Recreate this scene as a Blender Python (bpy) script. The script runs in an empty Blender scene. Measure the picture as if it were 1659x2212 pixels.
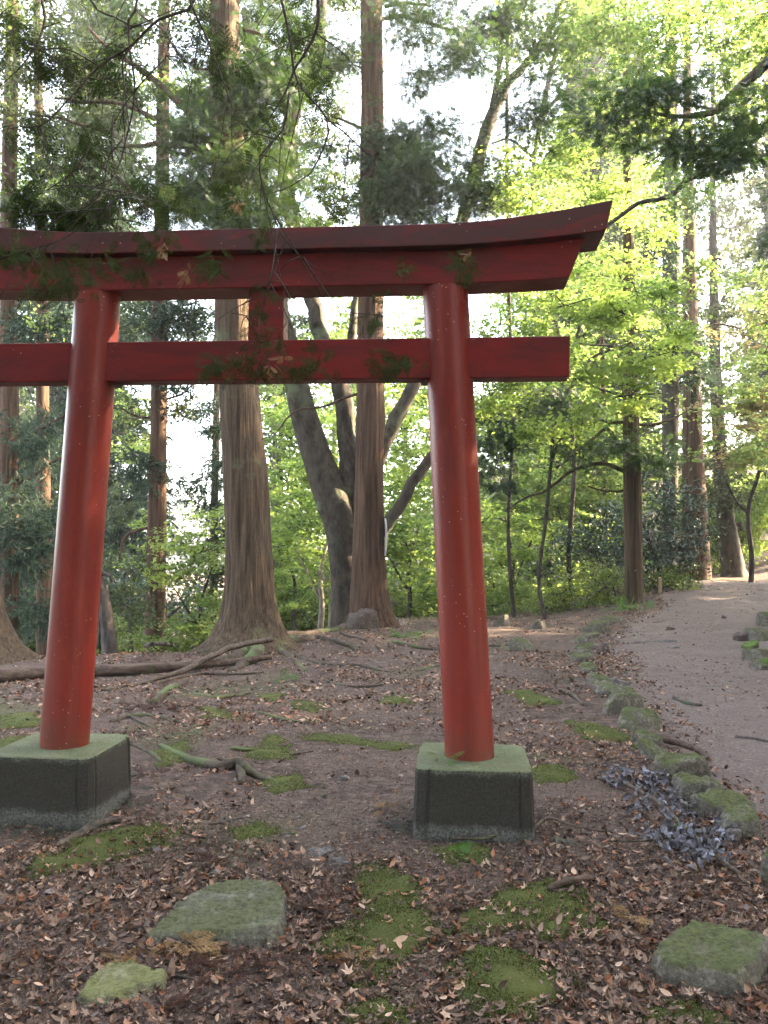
import bpy, math, random
import numpy as np
from mathutils import Vector, Matrix
random.seed(7); rng = np.random.default_rng(7)
SC = bpy.context.scene
COL = SC.collection
R = math.radians

# ------------------------------------------------------------------ camera, sky, sun, exposure
CAM_H, PITCH, ROLL, FPX = 1.5, R(2.2), 0.0073, 1839.0
cd = bpy.data.cameras.new('camera'); cam = bpy.data.objects.new('camera', cd); COL.objects.link(cam)
cd.sensor_fit = 'VERTICAL'; cd.sensor_height = 36; cd.lens = 36 * FPX / 2212
cd.clip_start = .05; cd.clip_end = 5000
cam.matrix_world = Matrix.Translation((0, 0, CAM_H)) @ Matrix.Rotation(R(90) + PITCH, 4, 'X') @ Matrix.Rotation(ROLL, 4, 'Z')
SC.camera = cam
SUN_AZ, SUN_EL = R(76), R(27)            # azimuth from +Y towards +X
w = bpy.data.worlds.new('World'); SC.world = w; w.use_nodes = True
nt = w.node_tree; nt.nodes.clear()
sky = nt.nodes.new('ShaderNodeTexSky'); sky.sky_type = 'NISHITA'; sky.sun_disc = False
sky.sun_elevation = SUN_EL; sky.sun_rotation = SUN_AZ; sky.dust_density = 3.0; sky.air_density = 1.0; sky.ozone_density = 1.0
bg = nt.nodes.new('ShaderNodeBackground'); bg.inputs[1].default_value = .15
wo = nt.nodes.new('ShaderNodeOutputWorld')
hs = nt.nodes.new('ShaderNodeHueSaturation'); hs.inputs['Saturation'].default_value = .5; nt.links.new(sky.outputs[0], hs.inputs['Color']); nt.links.new(hs.outputs[0], bg.inputs[0]); nt.links.new(bg.outputs[0], wo.inputs[0])
sl = bpy.data.lights.new('sun', 'SUN'); sl.energy = 5.0; sl.angle = R(.6); sl.color = (1.0, .79, .54)
so = bpy.data.objects.new('sun', sl); COL.objects.link(so)
sd = Vector((math.cos(SUN_EL) * math.sin(SUN_AZ), math.cos(SUN_EL) * math.cos(SUN_AZ), math.sin(SUN_EL)))
so.rotation_euler = sd.to_track_quat('Z', 'Y').to_euler()
SC.view_settings.view_transform = 'Standard'; SC.view_settings.look = 'None'
SC.view_settings.exposure = 4.1; SC.view_settings.gamma = 1; SC.view_settings.use_curve_mapping = False
cy = SC.cycles
HAZE = .0010
cy.use_denoising = True; cy.denoising_input_passes = 'RGB_ALBEDO_NORMAL'; cy.denoising_prefilter = 'NONE'; cy.max_bounces = 7; cy.diffuse_bounces = 4; cy.glossy_bounces = 2; cy.transmission_bounces = 4
cy.transparent_max_bounces = 4; cy.sample_clamp_indirect = 8; cy.use_adaptive_sampling = True; cy.adaptive_threshold = .02

# ------------------------------------------------------------------ geometry helpers
def ray(px, py):
    u = (px - 829.5) / FPX; v = -(py - 1106.0) / FPX
    c, s = math.cos(ROLL), math.sin(ROLL)
    u, v = u * c - v * s, u * s + v * c
    return np.array([u, math.cos(PITCH) - v * math.sin(PITCH), math.sin(PITCH) + v * math.cos(PITCH)])
def at(px, py, D):
    d = ray(px, py); return np.array([0, 0, CAM_H]) + d * (D / d[1])
def sst(x, a, b):
    t = np.clip((x - a) / (b - a), 0, 1); return t * t * (3 - 2 * t)
def hsh(i, j, k):
    n = (i * 374761393 + j * 668265263 + k * 2147483647) & 0xffffffff
    n = ((n ^ (n >> 13)) * 1274126177) & 0xffffffff
    return ((n ^ (n >> 16)) & 0xffff) / 65535.0
def vn(p, s=1.0, seed=0):
    p = np.asarray(p, float) * s; f = np.floor(p).astype(np.int64); t = p - f; t = t * t * (3 - 2 * t)
    x, y, z = f[..., 0] + seed * 17, f[..., 1], f[..., 2]; r = 0
    for a in (0, 1):
        for b in (0, 1):
            for c in (0, 1):
                r = r + hsh(x + a, y + b, z + c) * (t[..., 0] if a else 1 - t[..., 0]) * (t[..., 1] if b else 1 - t[..., 1]) * (t[..., 2] if c else 1 - t[..., 2])
    return r * 2 - 1
def vn2(x, y, s=1.0, seed=0):
    return vn(np.stack([x, y, np.zeros_like(x) + seed * .37], -1), s, seed)
def crest(x):
    return np.interp(x, [-40, -8, -4.6, -2.7, -1.9, -.3, 1.5, 4.0, 5.5, 9], [9, 10, 10.9, 11.8, 13.4, 17.3, 18.0, 18.8, 20.5, 26])
def gz(x, y):
    x = np.asarray(x, float); y = np.asarray(y, float)
    z = .035 * vn2(x, y, .9, 1) + .016 * vn2(x, y, 2.7, 2) + .008 * vn2(x, y, 7., 3)
    z = z * np.clip(np.hypot(x, y) / 3, .4, 1)
    z = z + .62 * sst(y, 10.5, 21) * sst(x, 2.2, 6.5) + .25 * sst(x, 2.5, 6.5) * sst(y, 5, 11) * 0
    d = np.maximum(0, y - crest(x)); drop = .5 * (np.sqrt(d * d + .6) - math.sqrt(.6))
    drop = 55 * (1 - np.exp(-drop / 55))
    z = z - drop * (1 - sst(x, 6.0, 9.5))
    z = z + sst(x, 9, 14) * np.clip((x - 9.5) * .15 + np.maximum(0, y - 25) * .1, 0, 14) * sst(y, 4, 20)
    return z
def gp(px, py):
    d = ray(px, py); o = np.array([0, 0, CAM_H]); t = 1.0; last = None
    while t < 60:
        p = o + d * t
        if p[2] < float(gz(p[0], p[1])):
            lo, hi = t - .05, t
            for _ in range(12):
                m = (lo + hi) / 2; q = o + d * m
                if q[2] < float(gz(q[0], q[1])): hi = m
                else: lo = m
            q = o + d * hi; return np.array([q[0], q[1], float(gz(q[0], q[1]))])
        t += .05
    q = at(px, py, 30); return q

def mesh(name, V, Q=None, T=None, mat=None, parent=None, smooth=False, mi=None):
    V = np.asarray(V, float).reshape(-1, 3)
    if parent is not None: V = V - np.array(parent.location)
    Q = np.zeros((0, 4), int) if Q is None else np.asarray(Q, int).reshape(-1, 4)
    T = np.zeros((0, 3), int) if T is None else np.asarray(T, int).reshape(-1, 3)
    me = bpy.data.meshes.new(name); me.vertices.add(len(V)); me.vertices.foreach_set('co', V.ravel().astype(np.float32))
    li = np.concatenate([Q.ravel(), T.ravel()]); me.loops.add(len(li)); me.loops.foreach_set('vertex_index', li.astype(np.int32))
    n = len(Q) + len(T); me.polygons.add(n)
    tot = np.concatenate([np.full(len(Q), 4), np.full(len(T), 3)]); st = np.concatenate([[0], np.cumsum(tot)[:-1]]) if n else tot
    me.polygons.foreach_set('loop_start', st.astype(np.int32)); me.polygons.foreach_set('loop_total', tot.astype(np.int32))
    me.polygons.foreach_set('use_smooth', np.full(n, bool(smooth)))
    me.update(calc_edges=True)
    for m_ in (mat if isinstance(mat, (list, tuple)) else [mat] if mat else []): me.materials.append(m_)
    if mi is not None: me.polygons.foreach_set('material_index', np.asarray(mi, np.int32))
    o = bpy.data.objects.new(name, me); COL.objects.link(o)
    if parent is not None: o.parent = parent
    return o
class Acc:
    def __init__(s): s.V = []; s.Q = []; s.T = []; s.n = 0; s.mq = []; s.mt = []; s.cur = 0
    def add(s, V, Q=None, T=None):
        V = np.asarray(V, float).reshape(-1, 3)
        if Q is not None and len(Q): s.Q.append(np.asarray(Q, int).reshape(-1, 4) + s.n); s.mq.append(np.full(len(s.Q[-1]), s.cur))
        if T is not None and len(T): s.T.append(np.asarray(T, int).reshape(-1, 3) + s.n); s.mt.append(np.full(len(s.T[-1]), s.cur))
        s.V.append(V); s.n += len(V)
    def make(s, name, mat, parent=None, smooth=False):
        if not s.V: return None
        return mesh(name, np.concatenate(s.V), np.concatenate(s.Q) if s.Q else None, np.concatenate(s.T) if s.T else None, mat, parent, smooth, np.concatenate(s.mq + s.mt) if isinstance(mat, (list, tuple)) else None)
def tag(o, label, cat, group=None, kind=None):
    if label: o['label'] = label
    if cat: o['category'] = cat
    if group: o['group'] = group
    if kind: o['kind'] = kind
    return o
def empty(name, loc, label, cat, group=None):
    o = bpy.data.objects.new(name, None); COL.objects.link(o); o.location = [float(a) for a in loc]; o.empty_display_size = .2
    return tag(o, label, cat, group)
def resample(P, W, step):
    P = np.asarray(P, float); W = np.asarray(W, float)
    Pe = np.vstack([2 * P[0] - P[1], P, 2 * P[-1] - P[-2]]); out = []; ow = []
    for i in range(len(P) - 1):
        p0, p1, p2, p3 = Pe[i:i + 4]; n = max(1, int(np.linalg.norm(p2 - p1) / step))
        for k in range(n):
            t = k / n
            out.append(.5 * (2 * p1 + (p2 - p0) * t + (2 * p0 - 5 * p1 + 4 * p2 - p3) * t * t + (3 * p1 - p0 - 3 * p2 + p3) * t ** 3)); ow.append(W[i] * (1 - t) + W[i + 1] * t)
    out.append(P[-1]); ow.append(W[-1]); return np.array(out), np.array(ow)
def tube(P, W, sides=8, step=.1, amp=0, fz=2., fa=3., seed=0, lobes=None, jit=0):
    P, W = resample(P, W, step); n = len(P)
    if jit: P[1:-1] += np.stack([vn(P[1:-1], 4, seed + k) for k in (1, 2, 3)], -1) * jit
    T = np.gradient(P, axis=0); T /= np.linalg.norm(T, axis=1)[:, None] + 1e-9
    a = np.array([1., 0, 0]) if abs(T[0][0]) < .9 else np.array([0, 1., 0]); N = np.zeros_like(P)
    for i in range(n):
        a = a - T[i] * (a @ T[i]); a /= np.linalg.norm(a) + 1e-9; N[i] = a
    B = np.cross(T, N); th = np.linspace(0, 2 * math.pi, sides, endpoint=False)
    L = np.concatenate([[0], np.cumsum(np.linalg.norm(np.diff(P, axis=0), axis=1))])
    rr = W[:, None] * np.ones(sides)
    if amp:
        c = np.stack([np.cos(th)[None] * fa + 0 * L[:, None], np.sin(th)[None] * fa + 0 * L[:, None], L[:, None] * fz + 0 * th[None]], -1)
        rr = rr * (1 + amp * vn(c, 1, seed) + amp * .5 * vn(c * 2.3, 1, seed + 5))
        if sides >= 48: rr = rr * (1 + amp * .55 * np.abs(vn(c * np.array([5, 5, .45]), 1, seed + 9)) - amp * .25 * np.abs(vn(c * np.array([9, 9, 1.1]), 1, seed + 11)))
    if lobes is not None:
        h0, A, phs = lobes
        f = np.exp(-L / h0)[:, None]; s = 0
        for ph in phs: s = s + np.clip(np.cos(th - ph), 0, 1)[None] ** 5
        rr = rr * (1 + A * f * (s - .25))
    V = P[:, None] + N[:, None] * (np.cos(th)[None, :, None] * rr[..., None]) + B[:, None] * (np.sin(th)[None, :, None] * rr[..., None])
    V = V.reshape(-1, 3); i = np.arange(n - 1)[:, None] * sides; j = np.arange(sides)[None]; j2 = (j + 1) % sides
    Q = np.stack([i + j, i + j2, i + sides + j2, i + sides + j], -1).reshape(-1, 4)
    V = np.vstack([V, P[:1], P[-1:]]); c0, c1 = n * sides, n * sides + 1; jj = np.arange(sides); k2 = (jj + 1) % sides
    T3 = np.vstack([np.stack([jj * 0 + c0, k2, jj], -1), np.stack([jj * 0 + c1, (n - 1) * sides + jj, (n - 1) * sides + k2], -1)])
    return V, Q, T3
def frames(Nv, spin=None):
    Nv = Nv / (np.linalg.norm(Nv, axis=1)[:, None] + 1e-9); n = len(Nv)
    a = rng.normal(size=(n, 3)) if spin is None else spin
    X = a - Nv * (a * Nv).sum(1)[:, None]; X /= np.linalg.norm(X, axis=1)[:, None] + 1e-9
    return np.stack([X, np.cross(Nv, X), Nv], -1)       # columns X Y Z
def scatter(acc, tv, tq, tt, P, M, S):
    n = len(P); k = len(tv)
    if n == 0: return
    S = np.asarray(S, float); S = S[:, None] * np.ones(3) if S.ndim == 1 else S
    V = np.einsum('nij,nkj->nki', M, tv[None] * S[:, None]) + P[:, None]
    off = (np.arange(n) * k)[:, None, None]
    acc.add(V.reshape(-1, 3), (np.asarray(tq)[None] + off).reshape(-1, 4) if tq is not None and len(tq) else None,
            (np.asarray(tt)[None] + off).reshape(-1, 3) if tt is not None and len(tt) else None)

# ------------------------------------------------------------------ materials
def newmat(name):
    m = bpy.data.materials.new(name); m.use_nodes = True; t = m.node_tree; t.nodes.clear()
    return m, t, t.nodes.new('ShaderNodeOutputMaterial')
def N(t, typ, **kw):
    n = t.nodes.new(typ)
    for k, v in kw.items():
        if k in n.inputs: n.inputs[k].default_value = v
        else: setattr(n, k, v)
    return n
def ramp(t, fac, stops):
    r = t.nodes.new('ShaderNodeValToRGB'); e = r.color_ramp.elements
    while len(e) < len(stops): e.new(.5)
    for i, (p, c) in enumerate(stops):
        e[i].position = p; e[i].color = (*c, 1) if len(c) == 3 else c
    t.links.new(fac, r.inputs[0]); return r.outputs[0]
def mixc(t, f, a, b, mode='MIX'):
    m = t.nodes.new('ShaderNodeMix'); m.data_type = 'RGBA'; m.blend_type = mode
    for i, x in ((0, f), (6, a), (7, b)):
        if hasattr(x, 'is_linked'): t.links.new(x, m.inputs[i])
        else: m.inputs[i].default_value = x if i == 0 else (*x, 1)
    return m.outputs[2]
def coords(t, scale=(1, 1, 1), obj=True):
    c = t.nodes.new('ShaderNodeTexCoord') if obj else t.nodes.new('ShaderNodeNewGeometry')
    m = t.nodes.new('ShaderNodeMapping'); m.inputs['Scale'].default_value = scale
    t.links.new(c.outputs['Object' if obj else 'Position'], m.inputs[0]); return m.outputs[0]
def noise(t, vec, sc, det=4, rough=.6, dist=0):
    n = N(t, 'ShaderNodeTexNoise', Scale=sc, Detail=det, Roughness=rough, Distortion=dist); t.links.new(vec, n.inputs['Vector']); return n.outputs[0]
def finish(t, out, col, rough=.8, bump=None, dist=.01, stren=.6, spec=.3):
    p = N(t, 'ShaderNodeBsdfPrincipled'); p.inputs['Specular IOR Level'].default_value = spec
    if hasattr(col, 'is_linked'): t.links.new(col, p.inputs['Base Color'])
    else: p.inputs['Base Color'].default_value = (*col, 1)
    if hasattr(rough, 'is_linked'): t.links.new(rough, p.inputs['Roughness'])
    else: p.inputs['Roughness'].default_value = rough
    if bump is not None:
        b = N(t, 'ShaderNodeBump', Strength=stren, Distance=dist); t.links.new(bump, b.inputs['Height']); t.links.new(b.outputs[0], p.inputs['Normal'])
    t.links.new(p.outputs[0], out.inputs[0]); return p
def bark(name, dark, light, sc=(14, 14, 1.6), moss=0, mosscol=(.05, .075, .03), dist=.02, bands=False):
    m, t, o = newmat(name); v = coords(t, sc); n = noise(t, v, 1.0, 6, .65, .4)
    c = ramp(t, n, [(.32, dark), (.5, tuple((a + b) / 2 for a, b in zip(dark, light))), (.68, light)])
    v2 = coords(t, (1, 1, 1)); n2 = noise(t, v2, 1.3, 4); n3 = noise(t, v2, 30, 3)
    c = mixc(t, .35, c, ramp(t, n3, [(.3, (.35, .33, .32)), (.7, (.9, .86, .82))]), 'MULTIPLY') if not bands else c
    if moss:
        f = ramp(t, n2, [(.62 - moss, (0, 0, 0)), (.70 - moss * .6, (1, 1, 1))]); c = mixc(t, f, c, mosscol)
    finish(t, o, c, .9, n, dist, 1.0, .15); return m
def leafmat(name, cols, trans, tr=.5, rough=.5, spec=.3, patch=None):
    """cols: ramp stops over per-leaf random; trans: tint of the transmitted light"""
    m, t, o = newmat(name); g = t.nodes.new('ShaderNodeNewGeometry')
    c = ramp(t, g.outputs['Random Per Island'], cols)
    if patch:
        nn = noise(t, coords(t, (1, 1, 1), False), patch[0], 2, .5); c = mixc(t, ramp(t, nn, [(.42, (0, 0, 0)), (.6, (1, 1, 1))]), c, patch[1])
    p = N(t, 'ShaderNodeBsdfPrincipled', Roughness=rough); p.inputs['Specular IOR Level'].default_value = spec; t.links.new(c, p.inputs['Base Color'])
    tb = N(t, 'ShaderNodeBsdfTranslucent'); t.links.new(mixc(t, 1.0, c, trans, 'MULTIPLY'), tb.inputs['Color'])
    mx = N(t, 'ShaderNodeMixShader'); mx.inputs[0].default_value = tr
    t.links.new(p.outputs[0], mx.inputs[1]); t.links.new(tb.outputs[0], mx.inputs[2]); t.links.new(mx.outputs[0], o.inputs[0]); return m

M = {}
M['cedar'] = bark('cedar_bark', (.022, .0155, .0095), (.118, .082, .053), (26, 26, .9), .02, (.09, .10, .055), .03)
M['cedar_red'] = bark('red_cedar_bark', (.024, .014, .009), (.125, .075, .048), (20, 20, 1.0), 0, dist=.03)
M['grey'] = bark('grey_bark', (.022, .018, .014), (.095, .08, .064), (9, 9, 4), .05, (.10, .12, .07), .015)
M['pale'] = bark('pale_bark', (.12, .10, .08), (.34, .29, .24), (12, 12, 5), .0, dist=.008)
M['dark'] = bark('dark_bark', (.025, .02, .018), (.10, .085, .075), (14, 14, 5), .04, (.05, .065, .035), .01)
M['twig'] = bark('twig_bark', (.015, .012, .01), (.06, .045, .038), (40, 40, 40), 0, dist=.002)
M['log'] = bark('log_bark', (.03, .021, .016), (.12, .085, .066), (2.5, 24, 24), .04, (.06, .08, .035), .012)
M['stick'] = bark('stick_bark', (.032, .025, .02), (.13, .10, .08), (30, 30, 30), .03, (.09, .11, .05), .003)
M['root'] = bark('root_bark', (.03, .023, .018), (.10, .078, .06), (18, 18, 18), .12, (.08, .11, .04), .008)
def lc(a, k=1.): return tuple(x * k for x in a)
def cr(*cs): return [(i / (len(cs) - 1), c) for i, c in enumerate(cs)]
M['maple'] = leafmat('green_maple_leaves', cr((.06, .10, .028), (.10, .155, .042), (.14, .20, .06)), (1.8, 1.8, 1.3), .62, patch=(1.2, (.20, .26, .07)))
M['maple_y'] = leafmat('yellow_green_maple_leaves', cr((.07, .12, .035), (.11, .165, .05), (.16, .19, .07)), (1.9, 1.85, 1.4), .62)  # yellow-green maples; the warm tint also paints in some golden sun glow
M['autumn'] = leafmat('turning_maple_leaves', cr((.12, .13, .06), (.17, .15, .08), (.2, .15, .085)), (1.6, 1.5, 1.2), .5)
M['hinoki'] = leafmat('cypress_sprays', cr((.015, .03, .012), (.025, .046, .017), (.042, .068, .024)), (1.6, 1.8, .9), .38, patch=(.9, (.035, .055, .022)))
M['sugi'] = leafmat('cedar_needles', cr((.018, .03, .02), (.025, .045, .03), (.04, .06, .038)), (1.5, 1.7, 1.2), .38)
M['broad'] = leafmat('broad_leaves', cr((.022, .034, .018), (.035, .052, .024), (.055, .08, .03)), (2.2, 2.2, 1.2), .45, patch=(.8, (.04, .05, .03)))
M['rhodo'] = leafmat('glossy_dark_leaves', cr((.022, .044, .032), (.036, .064, .048), (.06, .098, .07)), (1.2, 1.4, .8), .15, .3, .5)
M['azalea'] = leafmat('azalea_leaves', cr((.08, .12, .035), (.13, .18, .05), (.2, .24, .07)), (1.2, 1.2, .5), .35)
M['fern'] = leafmat('fern_fronds', cr((.04, .10, .02), (.07, .15, .03)), (1.3, 1.4, .5), .4)
M['litter'] = leafmat('dead_leaves', cr((.022, .012, .009), (.075, .041, .029), (.155, .09, .062), (.09, .054, .041), (.25, .165, .118), (.045, .027, .02), (.40, .28, .20), (.24, .10, .05), (.035, .02, .015)), (1, .8, .6), .12, .6, .25)
M['bits'] = leafmat('leaf_fragments', cr((.04, .025, .02), (.10, .07, .058), (.26, .19, .15), (.075, .05, .04)), (1, .8, .6), .05, .8, .1)
M['withered'] = leafmat('withered_grey_leaves', cr((.035, .03, .032), (.11, .105, .12), (.24, .24, .29), (.06, .048, .045), (.15, .145, .17)), (1, 1, 1), .05, .55, .4)
M['gravel'] = leafmat('gravel_stones', cr((.05, .04, .036), (.11, .09, .085), (.2, .17, .16), (.08, .062, .055)), (1, 1, 1), .0, .85, .2)
M['moss_bits'] = leafmat('moss_tufts', cr((.02, .028, .008), (.05, .062, .016), (.095, .105, .03), (.07, .06, .025)), (1, 1.1, .6), .12, .9, .05)
M['near_hinoki'] = leafmat('near_cypress_sprays', cr((.014, .022, .008), (.024, .036, .012), (.038, .052, .017)), (1.3, 1.4, .7), .25, .95, .02)
M['deadfrond'] = leafmat('dead_cedar_frond', cr((.03, .015, .012), (.07, .035, .026)), (1, .8, .6), .1, .8, .1)
M['orange'] = leafmat('orange_dead_sprig', cr((.16, .085, .03), (.24, .15, .06)), (1, .8, .5), .2, .7)
M['lichen'] = leafmat('grey_green_sprigs', cr((.03, .038, .03), (.06, .07, .055)), (1, 1, 1), .15, .8)

def ground_mat():
    m, t, o = newmat('soil'); v = coords(t, (1, 1, 1), False)
    n1 = noise(t, v, .8, 5, .6); n2 = noise(t, v, 9, 6, .7); n3 = noise(t, v, 48, 5, .8); n4 = noise(t, v, .45, 3, .5, .6)
    c = ramp(t, n2, [(.3, (.028, .019, .015)), (.5, (.07, .049, .04)), (.7, (.16, .115, .098))])
    c = mixc(t, ramp(t, n1, [(.42, (0, 0, 0)), (.62, (1, 1, 1))]), c, ramp(t, n3, [(.36, (.038, .026, .020)), (.5, (.088, .061, .048)), (.64, (.18, .13, .105))]))
    gr = mixc(t, ramp(t, n4, [(.55, (0, 0, 0)), (.68, (.6, .6, .6))]), c, ramp(t, n3, [(.35, (.035, .05, .015)), (.65, (.075, .09, .028))]))
    vo = N(t, 'ShaderNodeTexVoronoi', Scale=28.0); t.links.new(v, vo.inputs['Vector'])
    h = N(t, 'ShaderNodeMath', operation='ADD'); t.links.new(n2, h.inputs[0]); t.links.new(n3, h.inputs[1])
    h2 = N(t, 'ShaderNodeMath', operation='SUBTRACT'); t.links.new(h.outputs[0], h2.inputs[0]); t.links.new(vo.outputs[0], h2.inputs[1])
    finish(t, o, gr, .92, h2.outputs[0], .02, .9, .15); return m
def path_mat():
    m, t, o = newmat('path_gravel'); v = coords(t, (1, 1, 1), False)
    n1 = noise(t, v, 1.1, 4, .6); n2 = noise(t, v, 45, 5, .75); vo = N(t, 'ShaderNodeTexVoronoi', Scale=38.0); t.links.new(v, vo.inputs['Vector'])
    c = ramp(t, n2, [(.36, (.045, .032, .028)), (.5, (.10, .073, .065)), (.64, (.20, .15, .135))])
    c = mixc(t, ramp(t, n1, [(.4, (0, 0, 0)), (.65, (.6, .6, .6))]), c, (.085, .06, .05))
    c = mixc(t, .3, c, ramp(t, vo.outputs['Distance'], [(.1, (.75, .72, .7)), (.7, (.3, .28, .27))]), 'SOFT_LIGHT'); c = mixc(t, ramp(t, noise(t, v, 7, 4, .7), [(.45, (0, 0, 0)), (.65, (.6, .6, .6))]), c, (.06, .045, .04))
    finish(t, o, c, .8, n2, .012, .8, .3); return m
def moss_mat():
    m, t, o = newmat('moss'); v = coords(t, (1, 1, 1), False)
    n1 = noise(t, v, 5, 4, .6); n2 = noise(t, v, 110, 4, .7)
    c = ramp(t, n2, [(.3, (.03, .036, .011)), (.55, (.062, .073, .022)), (.75, (.11, .122, .04))])
    c = mixc(t, ramp(t, n1, [(.45, (0, 0, 0)), (.75, (.6, .6, .6))]), c, (.11, .11, .032))
    finish(t, o, c, .95, n2, .012, 1.0, .1); return m
def rock_mat(name, stone, mossa, mossb, cover):
    m, t, o = newmat(name); v = coords(t, (1, 1, 1), False); g = t.nodes.new('ShaderNodeNewGeometry')
    sx = t.nodes.new('ShaderNodeSeparateXYZ'); t.links.new(g.outputs['Normal'], sx.inputs[0])
    n1 = noise(t, v, 6, 5, .65); n2 = noise(t, v, 55, 5, .7)
    c = ramp(t, n2, [(.3, lc(stone, .55)), (.5, stone), (.72, lc(stone, 1.6))])
    mc = ramp(t, n2, [(.32, mossa), (.68, mossb)])
    a = N(t, 'ShaderNodeMath', operation='MULTIPLY'); a.inputs[1].default_value = .35; t.links.new(sx.outputs[2], a.inputs[0])
    b = N(t, 'ShaderNodeMath', operation='ADD'); t.links.new(a.outputs[0], b.inputs[0]); t.links.new(n1, b.inputs[1])
    n3 = noise(t, v, 19, 4, .7); c = mixc(t, ramp(t, n3, [(.52, (0, 0, 0)), (.6, (.75, .75, .75))]), c, lc(stone, 2.1)); mc = mixc(t, ramp(t, n3, [(.3, (.8, .8, .8)), (.44, (0, 0, 0))]), mc, lc(mossa, .55))
    f = ramp(t, b.outputs[0], [(.80 - cover, (0, 0, 0)), (.98 - cover, (1, 1, 1))])
    c = mixc(t, f, c, mc); hh = N(t, 'ShaderNodeMath', operation='ADD'); t.links.new(n1, hh.inputs[0]); t.links.new(n2, hh.inputs[1])
    finish(t, o, c, .9, hh.outputs[0], .02, .9, .2); return m
M['soil'] = ground_mat(); M['path'] = path_mat(); M['moss'] = moss_mat()
M['rock_moss'] = rock_mat('mossy_stone', (.095, .085, .07), (.032, .04, .015), (.10, .11, .042), .16)
M['rock_dry'] = rock_mat('lichen_grey_stone', (.10, .095, .075), (.04, .048, .02), (.115, .118, .06), .12)
M['rock_yellow'] = rock_mat('yellow_lichen_stone', (.14, .13, .085), (.09, .10, .035), (.19, .185, .08), .14)
M['rock_grey'] = rock_mat('bare_grey_stone', (.11, .098, .092), (.06, .065, .04), (.09, .095, .06), -.25)
M['rock_brown'] = rock_mat('brown_stone', (.075, .058, .05), (.04, .04, .028), (.09, .09, .05), -.2)
M['rock_bright'] = rock_mat('bright_moss_stone', (.08, .08, .07), (.05, .085, .018), (.12, .165, .04), .38)
def paint_mat(name, base, dirt, amt, top=False):
    m, t, o = newmat(name); v = coords(t, (1, 1, 1)); n1 = noise(t, coords(t, (1.6, 1.6, 5)), 1.2, 6, .7, .5); n2 = noise(t, v, 70, 4, .7)
    c = mixc(t, ramp(t, n1, [(.52 - amt, (0, 0, 0)), (.66 - amt * .8, (.9, .9, .9))]), base, dirt)
    vv = coords(t, (1, 1, 1)); vo = N(t, 'ShaderNodeTexVoronoi', Scale=26.0, Randomness=1.0); t.links.new(vv, vo.inputs['Vector'])
    sp = ramp(t, vo.outputs['Distance'], [(.08, (1, 1, 1)), (.11, (0, 0, 0))]); n5 = noise(t, vv, 3.1, 3, .6)
    spm = mixc(t, 1.0, sp, ramp(t, n5, [(.54, (0, 0, 0)), (.60, (1, 1, 1))]), 'MULTIPLY')
    c = mixc(t, spm, c, (.42, .30, .24))
    n6 = noise(t, coords(t, (2.5, 8, 14)), 1.5, 6, .75, .3); c = mixc(t, ramp(t, n6, [(.5, (0, 0, 0)), (.66, (.55, .55, .55))]), c, dirt)
    c = mixc(t, .25, c, ramp(t, n2, [(.3, (.45, .45, .45)), (.7, (1, 1, 1))]), 'MULTIPLY')
    rg = ramp(t, n1, [(.3, (.32, .32, .32)), (.7, (.55, .55, .55))])
    finish(t, o, c, rg, n2, .002, .35, .22); return m
M['red'] = paint_mat('red_paint', (.165, .0125, .011), (.085, .0105, .009), .06)
M['red_top'] = paint_mat('weathered_red_paint', (.135, .0095, .009), (.046, .017, .014), .14)
def pillar_mat():
    m, t, o = newmat('pillar_paint'); v = coords(t, (1, 1, 1)); n1 = noise(t, coords(t, (5, 5, .9)), 1.2, 6, .7, .3); n2 = noise(t, v, 60, 4, .7)
    c = mixc(t, ramp(t, n1, [(.48, (0, 0, 0)), (.72, (.8, .8, .8))]), (.195, .018, .0095), (.10, .0115, .008))
    g = t.nodes.new('ShaderNodeNewGeometry'); s = t.nodes.new('ShaderNodeSeparateXYZ'); t.links.new(g.outputs['Position'], s.inputs[0])
    mr = N(t, 'ShaderNodeMapRange'); mr.inputs[1].default_value = .36; mr.inputs[2].default_value = .62; mr.inputs[3].default_value = .75; mr.inputs[4].default_value = 0
    t.links.new(s.outputs[2], mr.inputs[0])
    n4 = noise(t, v, 9, 4, .6); mm = N(t, 'ShaderNodeMath', operation='MULTIPLY'); t.links.new(mr.outputs[0], mm.inputs[0]); t.links.new(ramp(t, n4, [(.3, (.2, .2, .2)), (.62, (1, 1, 1))]), mm.inputs[1])
    c = mixc(t, mm.outputs[0], c, (.10, .035, .02))
    n7 = noise(t, coords(t, (26, 26, .7)), 1.0, 5, .6); c = mixc(t, ramp(t, n7, [(.5, (0, 0, 0)), (.68, (.5, .5, .5))]), c, (.09, .013, .01)); n8 = noise(t, coords(t, (3, 3, 2)), 2.0, 6, .75); c = mixc(t, ramp(t, n8, [(.56, (0, 0, 0)), (.72, (.4, .4, .4))]), c, (.26, .04, .025))
    vo = N(t, 'ShaderNodeTexVoronoi', Scale=30.0); t.links.new(v, vo.inputs['Vector']); sp = ramp(t, vo.outputs['Distance'], [(.09, (1, 1, 1)), (.13, (0, 0, 0))])
    spm = mixc(t, 1.0, sp, ramp(t, noise(t, v, 2.3, 3, .6), [(.50, (0, 0, 0)), (.57, (1, 1, 1))]), 'MULTIPLY'); c = mixc(t, spm, c, (.45, .26, .19))
    c = mixc(t, .2, c, ramp(t, n2, [(.3, (.5, .5, .5)), (.7, (1, 1, 1))]), 'MULTIPLY')
    finish(t, o, c, ramp(t, n1, [(.3, (.3, .3, .3)), (.7, (.5, .5, .5))]), n2, .0015, .3, .32); return m
M['pillar'] = pillar_mat()
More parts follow.
